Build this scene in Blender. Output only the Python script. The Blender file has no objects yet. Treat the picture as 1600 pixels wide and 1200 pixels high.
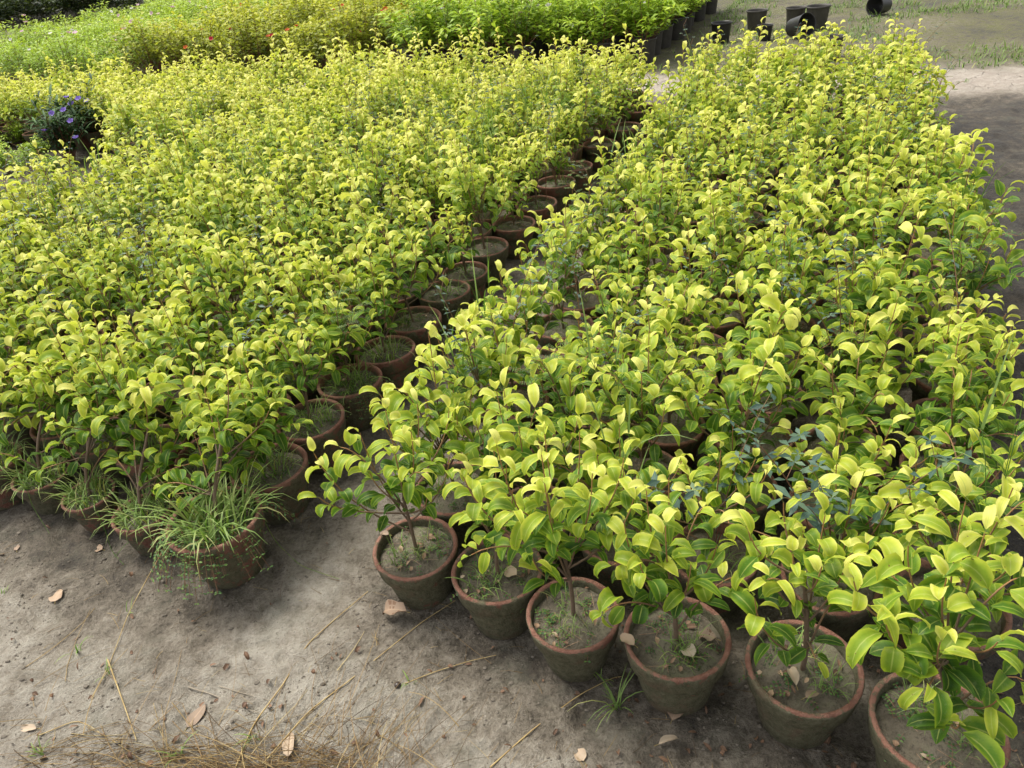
import bpy, math, random
import numpy as np
from math import radians, sin, cos, pi

random.seed(7)
rng = np.random.default_rng(7)
SC = bpy.context.scene
COL = SC.collection

# ---------------------------------------------------------------- camera
F_PX, PITCH, ROLL, CAM_H = 1150.0, 33.0, -7.0, 1.70
p_, r_ = radians(PITCH), radians(ROLL)
FW = np.array([0, cos(p_), -sin(p_)])
_rt = np.array([1.0, 0, 0]); _up = np.cross(_rt, FW)
RT = cos(r_) * _rt + sin(r_) * _up
UP = -sin(r_) * _rt + cos(r_) * _up
from mathutils import Matrix, Vector
cam_d = bpy.data.cameras.new("camera")
cam = bpy.data.objects.new("camera", cam_d); COL.objects.link(cam)
cam_d.sensor_width = 36.0; cam_d.lens = F_PX / 1600 * 36
cam_d.clip_start = 0.05; cam_d.clip_end = 1000
M = Matrix(((RT[0], UP[0], -FW[0], 0), (RT[1], UP[1], -FW[1], 0), (RT[2], UP[2], -FW[2], CAM_H), (0, 0, 0, 1)))
cam.matrix_world = M
SC.camera = cam

# ---------------------------------------------------------------- light
SUN_EL, SUN_AZ = 60.0, -48.0       # azimuth measured from +y (away from camera) towards +x
W = bpy.data.worlds.new("World"); SC.world = W; W.use_nodes = True
nt = W.node_tree; nt.nodes.clear()
sky = nt.nodes.new('ShaderNodeTexSky'); sky.sky_type = 'NISHITA'; sky.sun_disc = False
sky.sun_elevation = radians(SUN_EL); sky.sun_rotation = radians(SUN_AZ)
sky.air_density = 1.0; sky.dust_density = 4.0; sky.ozone_density = 1.0
hs = nt.nodes.new('ShaderNodeHueSaturation'); hs.inputs['Saturation'].default_value = 0.12
bg = nt.nodes.new('ShaderNodeBackground'); bg.inputs[1].default_value = 0.15
ow = nt.nodes.new('ShaderNodeOutputWorld')
nt.links.new(sky.outputs[0], hs.inputs['Color']); nt.links.new(hs.outputs[0], bg.inputs[0]); nt.links.new(bg.outputs[0], ow.inputs[0])
sd = bpy.data.lights.new("sun", 'SUN'); sd.energy = 2.15; sd.angle = radians(24); sd.color = (1.0, 0.93, 0.80)
sun = bpy.data.objects.new("sun", sd); COL.objects.link(sun)
_dir = Vector((sin(radians(SUN_AZ)) * cos(radians(SUN_EL)), cos(radians(SUN_AZ)) * cos(radians(SUN_EL)), sin(radians(SUN_EL))))
sun.rotation_euler = _dir.to_track_quat('Z', 'Y').to_euler(); sun.location = _dir * 30
SC.view_settings.view_transform = 'Standard'; SC.view_settings.look = 'None'
SC.view_settings.exposure = 0.74; SC.view_settings.gamma = 1.0; SC.view_settings.use_curve_mapping = False
SC.render.engine = 'CYCLES'
SC.cycles.max_bounces = 8; SC.cycles.diffuse_bounces = 4; SC.cycles.transmission_bounces = 5

# ---------------------------------------------------------------- place helpers
def ray(px, py):
    return (px - 800) / F_PX * RT - (py - 600) / F_PX * UP + FW
def at(px, py, z=0.0):
    d = ray(px, py); t = (z - CAM_H) / d[2]
    return np.array([d[0] * t, d[1] * t, z])
def at_y(px, py, y):
    d = ray(px, py); t = y / d[1]
    return np.array([d[0] * t, y, CAM_H + d[2] * t])
def proj(P):
    P = np.asarray(P, float) - np.array([0, 0, CAM_H]); z = P @ FW
    return 800 + F_PX * (P @ RT) / z, 600 - F_PX * (P @ UP) / z, z

# ---------------------------------------------------------------- mesh helpers
class MB:
    def __init__(s):
        s.v = []; s.f = []; s.t = []; s.u = []; s.m = []; s.n = 0
    def add(s, V, F, tint=0.5, uv=None, mat=0):
        V = np.asarray(V, float).reshape(-1, 3); k = len(V)
        s.v.append(V)
        for f in (F if isinstance(F, list) else [F]):
            f = np.asarray(f, int)
            if len(f): s.f.append(f + s.n); s.m.append(np.full(len(f), mat, int))
        s.t.append(np.full(k, tint, float) if np.isscalar(tint) else np.asarray(tint, float))
        s.u.append(np.zeros((k, 3)) if uv is None else uv)
        s.n += k
        return s
    def arrays(s):
        return np.concatenate(s.v), s.f, np.concatenate(s.t), np.concatenate(s.u), s.m
    def merge(s, arr, Mx, dt=0.0):
        V, F, T, U, mm = arr
        V2 = V @ Mx[:3, :3].T + Mx[:3, 3]
        s.v.append(V2); s.t.append(T + dt); s.u.append(U)
        for f, q in zip(F, mm): s.f.append(f + s.n); s.m.append(q)
        s.n += len(V)
    def mesh(s, name, mats, smooth=True):
        V, F, T, U, mm = s.arrays()
        me = bpy.data.meshes.new(name)
        me.vertices.add(len(V)); me.vertices.foreach_set('co', V.astype(np.float32).ravel())
        idx = np.concatenate([f.ravel() for f in F]); tot = np.concatenate([np.full(len(f), f.shape[1]) for f in F])
        st = np.concatenate([[0], np.cumsum(tot)[:-1]])
        me.loops.add(len(idx)); me.loops.foreach_set('vertex_index', idx.astype(np.int32))
        me.polygons.add(len(tot)); me.polygons.foreach_set('loop_start', st.astype(np.int32))
        me.polygons.foreach_set('material_index', np.concatenate(mm).astype(np.int32))
        me.polygons.foreach_set('use_smooth', np.full(len(tot), smooth))
        me.update(calc_edges=True)
        a = me.attributes.new('tint', 'FLOAT', 'POINT'); a.data.foreach_set('value', T.astype(np.float32))
        a = me.attributes.new('luv', 'FLOAT_VECTOR', 'POINT'); a.data.foreach_set('vector', U.astype(np.float32).ravel())
        for m in (mats if isinstance(mats, (list, tuple)) else [mats]): me.materials.append(m)
        return me

def norm(v):
    v = np.asarray(v, float); return v / (np.linalg.norm(v) + 1e-12)

def tube(P, R, sides=5, cap=False):
    P = np.asarray(P, float); n = len(P); R = np.broadcast_to(R, n)
    T = np.gradient(P, axis=0); T /= np.linalg.norm(T, axis=1)[:, None] + 1e-12
    ref = np.array([0.31, 0.87, 0.12]) if abs(T[0] @ norm([0.31, 0.87, 0.12])) < .9 else np.array([1., 0, 0])
    A = np.cross(T, ref); A /= np.linalg.norm(A, axis=1)[:, None] + 1e-12; B = np.cross(T, A)
    th = np.arange(sides) * 2 * pi / sides
    V = P[:, None] + R[:, None, None] * (np.cos(th)[None, :, None] * A[:, None] + np.sin(th)[None, :, None] * B[:, None])
    i = np.arange(n - 1)[:, None] * sides; j = np.arange(sides)[None]; j2 = (j + 1) % sides
    F = np.stack([i + j, i + j2, i + sides + j2, i + sides + j], -1).reshape(-1, 4)
    return V.reshape(-1, 3), F

def grid_faces(nr, nc, wrap=False):
    i = np.arange(nr - 1)[:, None]; j = np.arange(nc if wrap else nc - 1)[None]; j2 = (j + 1) % nc
    return np.stack([i * nc + j, i * nc + j2, (i + 1) * nc + j2, (i + 1) * nc + j], -1).reshape(-1, 4)

def lathe(prof, seg=36, wob=0.0, seed=0):
    prof = np.asarray(prof, float); th = np.arange(seg) * 2 * pi / seg
    q = np.random.default_rng(seed)
    w = 1 + wob * (np.sin(2 * th + q.uniform(0, 6)) + .5 * np.sin(3 * th + q.uniform(0, 6)) + .3 * np.sin(7 * th + q.uniform(0, 6)))
    V = np.stack([prof[:, 0][:, None] * np.cos(th) * w, prof[:, 0][:, None] * np.sin(th) * w, np.repeat(prof[:, 1][:, None], seg, 1)], -1)
    if wob:
        V[..., 2] += wob * .5 * np.sin(th * 2 + q.uniform(0, 6)) * np.clip(prof[:, 1][:, None] / .2, 0, 1) * .1
    return V.reshape(-1, 3), grid_faces(len(prof), seg, True)[:, ::-1]

def leaf_geom(L, Wd, bend, fold, ns=6, na=4, wav=0.0, twist=0.0, pet=0.012, tip=0.18, a0=0.0, q=rng):
    """a leaf along +y, arching towards -z; u across -1..1, v along 0..1"""
    s = np.linspace(0, 1, ns + 1) ** 0.9
    w = (s + .02) ** .62 * (1.0 - s) ** .72; w = w / w.max()
    w = np.where(s > .8, w * (1 - tip * (s - .8) / .2), w); w[-1] = .02; w[0] = .06
    w = w * Wd / 2
    fs = np.linspace(0, 1, 25); ang = a0 - bend * fs ** 1.15
    cy = np.concatenate([[0], np.cumsum(np.cos((ang[1:] + ang[:-1]) / 2))]) / 24 * L
    cz = np.concatenate([[0], np.cumsum(np.sin((ang[1:] + ang[:-1]) / 2))]) / 24 * L
    Y = np.interp(s, fs, cy) + pet; Z = np.interp(s, fs, cz); A = np.interp(s, fs, ang)
    a = np.linspace(-1, 1, na + 1)
    tw = twist * s
    X = w[:, None] * a * np.cos(tw)[:, None]
    up = fold * w[:, None] * np.abs(a) ** 1.3 + w[:, None] * a * np.sin(tw)[:, None]
    up = up + wav * Wd * np.sin(s * 11 + q.uniform(0, 6))[:, None] * a ** 2
    V = np.stack([X, Y[:, None] - up * np.sin(A)[:, None], Z[:, None] + up * np.cos(A)[:, None]], -1).reshape(-1, 3)
    uv = np.stack([np.repeat(a[None], ns + 1, 0), np.repeat(s[:, None], na + 1, 1), np.zeros((ns + 1, na + 1))], -1).reshape(-1, 3)
    F = grid_faces(ns + 1, na + 1)
    if pet > 0:
        k = len(V); r = .0009
        pv = np.array([[-r, 0, 0], [r, 0, 0], [0, 0, r * 1.6], [-r, pet + L * .02, 0], [r, pet + L * .02, 0], [0, pet + L * .02, -r * 1.6]])
        V = np.concatenate([V, pv]); uv = np.concatenate([uv, np.tile([[0, 0, 1.]], (6, 1))])
        F = np.concatenate([F, np.array([[0, 1, 4, 3], [1, 2, 5, 4], [2, 0, 3, 5]]) + k])
    return V, F, uv

def tag(o, label=None, cat=None, group=None, kind=None):
    if label: o['label'] = label
    if cat: o['category'] = cat
    if group: o['group'] = group
    if kind: o['kind'] = kind
    return o
def link(name, data, parent=None, loc=None, Mx=None):
    o = bpy.data.objects.new(name, data); COL.objects.link(o)
    if parent is not None: o.parent = parent
    if Mx is not None: o.matrix_basis = Matrix(Mx.tolist())
    elif loc is not None: o.location = [float(c) for c in loc]
    return o
def mat4(R=None, t=(0, 0, 0), s=1.0):
    m = np.eye(4); m[:3, :3] = (np.eye(3) if R is None else R) * s; m[:3, 3] = t; return m
def rotz(a):
    return np.array([[cos(a), -sin(a), 0], [sin(a), cos(a), 0], [0, 0, 1.]])
def rotx(a):
    return np.array([[1., 0, 0], [0, cos(a), -sin(a)], [0, sin(a), cos(a)]])
def frame(D, upv=(0, 0, 1)):
    Y = norm(D); Z = np.asarray(upv, float); Z = Z - (Z @ Y) * Y
    if np.linalg.norm(Z) < .05: Z = np.array([0, 1., 0]) - Y[1] * Y
    Z = norm(Z); X = np.cross(Y, Z); return np.stack([X, Y, Z], 1)

# smooth value noise on numpy arrays
_tab = np.random.default_rng(3).random((256, 256))
def vnoise(x, y):
    xi = np.floor(x).astype(int); yi = np.floor(y).astype(int); fx = x - xi; fy = y - yi
    fx = fx * fx * (3 - 2 * fx); fy = fy * fy * (3 - 2 * fy)
    g = lambda a, b: _tab[a % 256, b % 256]
    return (g(xi, yi) * (1 - fx) + g(xi + 1, yi) * fx) * (1 - fy) + (g(xi, yi + 1) * (1 - fx) + g(xi + 1, yi + 1) * fx) * fy
def fbm(x, y, o=4):
    r = 0; a = .5
    for k in range(o):
        r = r + a * vnoise(x * 2 ** k + 17.3 * k, y * 2 ** k + 5.1 * k); a *= .5
    return r / (1 - .5 ** o)
def sstep(a, b, x):
    t = np.clip((x - a) / (b - a), 0, 1); return t * t * (3 - 2 * t)

# ---------------------------------------------------------------- materials
def newmat(name):
    m = bpy.data.materials.new(name); m.use_nodes = True; n = m.node_tree; n.nodes.clear()
    o = n.nodes.new('ShaderNodeOutputMaterial'); return m, n, o
class NT:
    def __init__(s, n): s.n = n
    def node(s, t, **k):
        x = s.n.nodes.new(t)
        for a, b in k.items(): setattr(x, a, b)
        return x
    def l(s, a, b): s.n.links.new(a, b)
    def set(s, x, i, v):
        if isinstance(v, bpy.types.NodeSocket): s.l(v, x.inputs[i])
        else: x.inputs[i].default_value = v
    def math(s, op, a, b=0.0, c=0.0, clamp=False):
        x = s.node('ShaderNodeMath', operation=op, use_clamp=clamp); s.set(x, 0, a); s.set(x, 1, b); s.set(x, 2, c); return x.outputs[0]
    def mix(s, f, a, b, blend='MIX'):
        x = s.node('ShaderNodeMix', data_type='RGBA', blend_type=blend)
        s.set(x, 0, f); s.set(x, 6, a if isinstance(a, bpy.types.NodeSocket) else (*a, 1)); s.set(x, 7, b if isinstance(b, bpy.types.NodeSocket) else (*b, 1)); return x.outputs[2]
    def noise(s, scale, detail=4, rough=.6, vec=None, dist=0.0):
        x = s.node('ShaderNodeTexNoise'); s.set(x, 'Scale', scale); s.set(x, 'Detail', detail); s.set(x, 'Roughness', rough); s.set(x, 'Distortion', dist)
        if vec is not None: s.l(vec, x.inputs['Vector'])
        return x.outputs[0]
    def ramp(s, f, stops, interp='LINEAR'):
        x = s.node('ShaderNodeValToRGB'); x.color_ramp.interpolation = interp; e = x.color_ramp.elements
        while len(e) < len(stops): e.new(.5)
        for k, (p, c) in enumerate(stops): e[k].position = p; e[k].color = (*c, 1) if len(c) == 3 else c
        s.l(f, x.inputs[0]); return x.outputs[0]
    def rng(s, v, a, b, c=0.0, d=1.0):
        x = s.node('ShaderNodeMapRange'); s.set(x, 0, v); s.set(x, 1, a); s.set(x, 2, b); s.set(x, 3, c); s.set(x, 4, d); return x.outputs[0]
    def attr(s, name): return s.node('ShaderNodeAttribute', attribute_name=name)
    def pos(s, obj=False):
        return s.node('ShaderNodeTexCoord').outputs['Object'] if obj else s.node('ShaderNodeNewGeometry').outputs['Position']
    def bump(s, h, strength=.5, dist=.01):
        x = s.node('ShaderNodeBump'); s.set(x, 'Strength', strength); s.set(x, 'Distance', dist); s.l(h, x.inputs['Height']); return x.outputs[0]

def leaf_material(name, stops, rough=.42, trans=.35, edge=None, vein=None, back=.35, backcol=(.35, .42, .16), spec=.2, spots=False):
    m, n, o = newmat(name); k = NT(n)
    ti = k.attr('tint').outputs['Fac']; uv = k.attr('luv')
    sx = k.node('ShaderNodeSeparateXYZ'); k.l(uv.outputs['Vector'], sx.inputs[0])
    oi = k.node('ShaderNodeObjectInfo').outputs['Random']
    ns = k.noise(60, 3, .6, k.pos())
    t2 = k.math('ADD', ti, k.math('MULTIPLY', k.math('SUBTRACT', oi, .5), .14)); t2 = k.math('ADD', t2, k.math('MULTIPLY', k.math('SUBTRACT', ns, .5), .22), clamp=True)
    au = k.math('ABSOLUTE', sx.outputs[0])
    # the green centre of the blade grows paler to the margin
    if edge:
        e = k.rng(au, .45, 1.0, 0, edge); t2 = k.math('ADD', t2, e, clamp=True)
    c = k.ramp(t2, stops)
    if vein:
        v = k.rng(au, .0, .11, .75, 0); c = k.mix(v, c, vein)
        side = k.math('ABSOLUTE', k.math('SINE', k.math('MULTIPLY', k.math('SUBTRACT', sx.outputs[1], k.math('MULTIPLY', au, .22)), 40.)))
        c = k.mix(k.rng(side, .0, .3, .07, 0), c, vein)
    c = k.mix(k.math('MULTIPLY', sx.outputs[2], .9), c, (.30, .24, .07))
    if spots:
        sp = k.noise(150, 2, .5, k.pos()); big = k.noise(9, 2, .5, k.pos())
        c = k.mix(k.math('MULTIPLY', k.rng(sp, .70, .74), k.rng(big, .45, .6), clamp=True), c, (.20, .12, .04))
        c = k.mix(k.rng(k.noise(38, 4, .7, k.pos()), .55, .8, 0, .35), c, (.52, .50, .30))
    bf = k.node('ShaderNodeNewGeometry').outputs['Backfacing']
    cb = k.mix(k.math('MULTIPLY', bf, back), c, backcol)
    b = k.node('ShaderNodeBsdfPrincipled'); k.l(cb, b.inputs['Base Color']); b.inputs['Roughness'].default_value = rough
    b.inputs['Specular IOR Level'].default_value = spec
    tr = k.node('ShaderNodeBsdfTranslucent'); ct = k.mix(1.0, cb, (1.05, 1.05, .5), 'MULTIPLY'); k.l(ct, tr.inputs[0])
    mx = k.node('ShaderNodeMixShader'); mx.inputs[0].default_value = trans; k.l(b.outputs[0], mx.inputs[1]); k.l(tr.outputs[0], mx.inputs[2])
    k.l(mx.outputs[0], o.inputs[0]); return m

M_leaf = leaf_material('fig_leaf', [(0, (.036, .100, .014)), (.28, (.098, .220, .018)), (.55, (.30, .42, .032)), (.8, (.56, .61, .065)), (1, (.78, .77, .20))],
                       edge=.26, vein=(.50, .58, .14), rough=.5, trans=.45, spec=.3, spots=True)
M_weed = leaf_material('weed_leaf', [(0, (.035, .075, .045)), (.5, (.08, .16, .05)), (1, (.17, .28, .06))], trans=.25, rough=.5, back=.5, backcol=(.18, .24, .17))
M_blue = leaf_material('spurge_leaf', [(0, (.035, .070, .055)), (.6, (.07, .125, .09)), (1, (.14, .20, .10))], trans=.15, rough=.45, vein=(.13, .2, .13), back=.5, backcol=(.16, .21, .18))
M_grass = leaf_material('grass_blade', [(0, (.06, .13, .03)), (.5, (.13, .26, .05)), (.8, (.24, .36, .09)), (1, (.42, .38, .16))], trans=.3, rough=.45)
M_straw = leaf_material('straw', [(0, (.10, .065, .035)), (.45, (.27, .18, .085)), (.8, (.42, .31, .14)), (1, (.52, .42, .22))], trans=.05, rough=.6)
M_dry = leaf_material('dry_leaf', [(0, (.085, .050, .034)), (.4, (.21, .125, .080)), (.7, (.38, .26, .165)), (1, (.50, .44, .34))], trans=.05, rough=.6, vein=(.42, .27, .17), back=.4, backcol=(.45, .36, .27))
M_shrub_g = leaf_material('shrub_leaf', [(0, (.10, .20, .018)), (.5, (.34, .50, .04)), (1, (.60, .70, .11))], trans=.38, rough=.4, back=.2)
M_shrub_y = leaf_material('olive_shrub_leaf', [(0, (.07, .12, .012)), (.5, (.38, .43, .035)), (1, (.66, .64, .09))], trans=.38, rough=.45, back=.2)
M_ruel = leaf_material('narrow_leaf', [(0, (.010, .030, .012)), (.5, (.030, .080, .022)), (1, (.09, .19, .05))], trans=.15, rough=.6, back=.15, backcol=(.12, .17, .12))
M_tree = leaf_material('tree_leaf', [(0, (.012, .028, .008)), (.5, (.035, .07, .018)), (1, (.09, .14, .03))], trans=.25, rough=.5, back=.2)

def bark_material(name, c0, c1, tipc, rough=.8):
    m, n, o = newmat(name); k = NT(n)
    ti = k.attr('tint').outputs['Fac']; ns = k.noise(90, 4, .65, k.pos())
    c = k.mix(ns, c0, c1); c = k.mix(k.rng(ti, .3, 1.0), c, tipc)
    b = k.node('ShaderNodeBsdfPrincipled'); k.l(c, b.inputs['Base Color']); b.inputs['Roughness'].default_value = rough
    k.l(k.bump(ns, .5, .002), b.inputs['Normal']); k.l(b.outputs[0], o.inputs[0]); return m
M_bark = bark_material('fig_bark', (.09, .06, .04), (.22, .15, .10), (.34, .17, .06))
M_redstem = bark_material('red_stem', (.14, .05, .035), (.26, .11, .07), (.20, .16, .06))
M_trunk = bark_material('tree_bark', (.03, .024, .018), (.09, .07, .05), (.09, .07, .05), .9)
M_twig = bark_material('dead_twig', (.11, .08, .06), (.30, .25, .2), (.30, .26, .2), .85)

def petal_material(name, c, em=.25):
    m, n, o = newmat(name); k = NT(n)
    ti = k.attr('tint').outputs['Fac']; cc = k.mix(ti, tuple(x * .6 for x in c), c)
    b = k.node('ShaderNodeBsdfPrincipled'); k.l(cc, b.inputs['Base Color']); b.inputs['Roughness'].default_value = .6
    tr = k.node('ShaderNodeBsdfTranslucent'); k.l(cc, tr.inputs[0])
    mx = k.node('ShaderNodeMixShader'); mx.inputs[0].default_value = .3; k.l(b.outputs[0], mx.inputs[1]); k.l(tr.outputs[0], mx.inputs[2]); k.l(mx.outputs[0], o.inputs[0]); return m
M_purple = petal_material('purple_petal', (.30, .20, .72)); M_white = petal_material('white_petal', (.85, .82, .82))
M_pink = petal_material('pink_petal', (.80, .55, .66)); M_red = petal_material('red_petal', (.62, .03, .06)); M_orange = petal_material('orange_petal', (.72, .16, .03))

def clay(name, moss):
    m, n, o = newmat(name); k = NT(n)
    P = k.pos(True); oi = k.node('ShaderNodeObjectInfo').outputs['Random']
    off = k.node('ShaderNodeVectorMath', operation='ADD'); k.l(P, off.inputs[0])
    cx = k.node('ShaderNodeCombineXYZ'); k.l(k.math('MULTIPLY', oi, 37.), cx.inputs[0]); k.l(cx.outputs[0], off.inputs[1]); P2 = off.outputs[0]
    sx = k.node('ShaderNodeSeparateXYZ'); k.l(P, sx.inputs[0]); z = sx.outputs[2]
    n1 = k.rng(k.noise(14, 5, .65, P2), .33, .67); n2 = k.rng(k.noise(60, 5, .7, P2), .33, .67); n3 = k.rng(k.noise(260, 3, .7, P2), .33, .67)
    c = k.mix(n1, (.19, .085, .060), (.36, .19, .14))
    c = k.mix(k.rng(n2, .55, 1., 0, .7), c, (.13, .075, .055))
    # moss, dust and damp on the flanks, clean clay along the lip
    ng = k.node('ShaderNodeNewGeometry'); sn = k.node('ShaderNodeSeparateXYZ'); k.l(ng.outputs['Normal'], sn.inputs[0])
    top = k.rng(sn.outputs[2], .35, .8)
    d = k.math('ADD', k.math('MULTIPLY', n1, 1.1), k.math('MULTIPLY', n2, .5))
    d = k.math('ADD', d, k.math('MULTIPLY', k.math('SUBTRACT', oi, .5), .35))
    lip = k.rng(z, .171, .200, 0.0, .42)
    d = k.math('SUBTRACT', d, k.math('ADD', k.math('MULTIPLY', top, .5), lip))
    mossf = k.rng(d, moss, moss + .28, 0, .93)
    mc = k.mix(n2, (.045, .056, .028), (.150, .150, .092)); mc = k.mix(k.rng(n3, .55, 1., 0, .6), mc, (.20, .185, .13)); mc = k.mix(k.rng(n1, .62, 1., 0, .5), mc, (.15, .095, .065))
    c = k.mix(mossf, c, mc)
    b = k.node('ShaderNodeBsdfPrincipled'); k.l(c, b.inputs['Base Color']); b.inputs['Roughness'].default_value = .85; b.inputs['Specular IOR Level'].default_value = .25
    h = k.math('ADD', k.math('MULTIPLY', n2, .6), k.math('MULTIPLY', n3, .4)); k.l(k.bump(h, .8, .007), b.inputs['Normal'])
    k.l(b.outputs[0], o.inputs[0]); return m
M_clay_m = clay('mossy_terracotta', .10); M_clay = clay('terracotta', .46)

def soil_mat():
    m, n, o = newmat('pot_soil'); k = NT(n); P = k.pos()
    n1 = k.rng(k.noise(16, 4, .6, P), .32, .68); n2 = k.rng(k.noise(110, 5, .7, P), .32, .68)
    c = k.mix(n1, (.10, .082, .060), (.26, .225, .165)); c = k.mix(k.rng(n1, .5, .9, 0, .5), c, (.085, .105, .045)); c = k.mix(k.rng(n2, .55, 1., 0, .75), c, (.045, .036, .026))
    b = k.node('ShaderNodeBsdfPrincipled'); k.l(c, b.inputs['Base Color']); b.inputs['Roughness'].default_value = .9
    k.l(k.bump(n2, .8, .006), b.inputs['Normal']); k.l(b.outputs[0], o.inputs[0]); return m
M_soil = soil_mat()

def ground_mat():
    m, n, o = newmat('trodden_mud'); k = NT(n); P = k.pos()
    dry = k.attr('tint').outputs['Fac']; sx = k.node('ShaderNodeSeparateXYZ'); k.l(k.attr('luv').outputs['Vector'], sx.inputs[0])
    pale, green, crack = sx.outputs[0], sx.outputs[1], sx.outputs[2]
    n1 = k.noise(2.2, 6, .62, P, .4); n2 = k.noise(16, 6, .68, P, 0); n3 = k.noise(95, 5, .7, P); n4 = k.noise(420, 3, .7, P)
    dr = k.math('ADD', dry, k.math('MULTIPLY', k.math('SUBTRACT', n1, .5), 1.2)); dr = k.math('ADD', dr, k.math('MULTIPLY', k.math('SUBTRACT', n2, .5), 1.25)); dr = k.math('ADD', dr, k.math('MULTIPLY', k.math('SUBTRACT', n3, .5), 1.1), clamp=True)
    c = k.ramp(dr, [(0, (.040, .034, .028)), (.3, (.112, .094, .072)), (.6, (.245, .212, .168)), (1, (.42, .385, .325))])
    c = k.mix(k.rng(k.noise(5.5, 5, .7, P), .52, .75, 0, .5), c, (.15, .155, .115))       # greenish algae film
    c = k.mix(k.rng(n3, .57, .68, 0, .6), c, (.055, .045, .036))                         # pits
    c = k.mix(k.rng(n4, .62, .75, 0, .4), c, (.42, .39, .34))                            # grit
    c = k.mix(pale, c, k.mix(n2, (.38, .32, .27), (.56, .49, .43)))
    gc = k.mix(k.rng(n3, .35, .65), (.045, .055, .018), (.20, .20, .07)); gf = k.math('MULTIPLY', green, k.rng(k.math('ADD', k.math('MULTIPLY', n2, .75), k.math('MULTIPLY', n1, .35)), .46, .64), clamp=True)
    c = k.mix(gf, c, gc)
    vo = k.node('ShaderNodeTexVoronoi', feature='DISTANCE_TO_EDGE'); k.set(vo, 'Scale', 6.5)
    wv = k.node('ShaderNodeVectorMath', operation='ADD'); k.l(P, wv.inputs[0]); tn = k.node('ShaderNodeTexNoise'); k.set(tn, 'Scale', 7.); k.l(P, tn.inputs['Vector'])
    sc_ = k.node('ShaderNodeVectorMath', operation='SCALE'); k.l(tn.outputs['Color'], sc_.inputs[0]); sc_.inputs[3].default_value = .16; k.l(sc_.outputs[0], wv.inputs[1]); k.l(wv.outputs[0], vo.inputs['Vector'])
    cr = k.math('MULTIPLY', k.math('MULTIPLY', k.rng(vo.outputs['Distance'], .0, .03, 1, 0), crack), k.rng(n2, .45, .6), clamp=True)
    c = k.mix(k.math('MULTIPLY', cr, .8), c, (.05, .04, .03))
    b = k.node('ShaderNodeBsdfPrincipled'); k.l(c, b.inputs['Base Color'])
    k.l(k.rng(dr, .0, .6, .55, .95), b.inputs['Roughness']); b.inputs['Specular IOR Level'].default_value = .3
    h = k.math('ADD', k.math('MULTIPLY', n2, .9), k.math('ADD', k.math('MULTIPLY', n3, .5), k.math('MULTIPLY', n4, .15)))
    h = k.math('SUBTRACT', h, k.math('MULTIPLY', cr, .6))
    k.l(k.bump(h, 1.0, .030), b.inputs['Normal']); k.l(b.outputs[0], o.inputs[0]); return m
M_ground = ground_mat()

def plain(name, c, c2=None, rough=.6, scale=30, spec=.4):
    m, n, o = newmat(name); k = NT(n); f = k.noise(scale, 5, .65, k.pos(True)); cc = k.mix(f, c, c2 or c)
    b = k.node('ShaderNodeBsdfPrincipled'); k.l(cc, b.inputs['Base Color']); b.inputs['Roughness'].default_value = rough; b.inputs['Specular IOR Level'].default_value = spec
    k.l(k.bump(f, .3, .004), b.inputs['Normal']); k.l(b.outputs[0], o.inputs[0]); return m
M_black = plain('black_plastic', (.012, .012, .013), (.035, .034, .033), .45)
M_bag = plain('dusty_black_plastic', (.02, .019, .018), (.11, .10, .088), .6, 14)
M_crumb = plain('soil_crumb', (.05, .042, .033), (.24, .21, .17), .95, 60)
M_snail = plain('dark_shell', (.02, .016, .014), (.08, .06, .05), .25, 60)

# ---------------------------------------------------------------- bed directions
U2 = norm([.466, .885, 0])[:2]; V2 = np.array([U2[1], -U2[0]])
O_L = at(419, 723, .22)[:2]; O_R = at(648, 847, .22)[:2]
def uvL(x, y):
    dx, dy = x - O_L[0], y - O_L[1]; return dx * U2[0] + dy * U2[1], dx * V2[0] + dy * V2[1]

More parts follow.
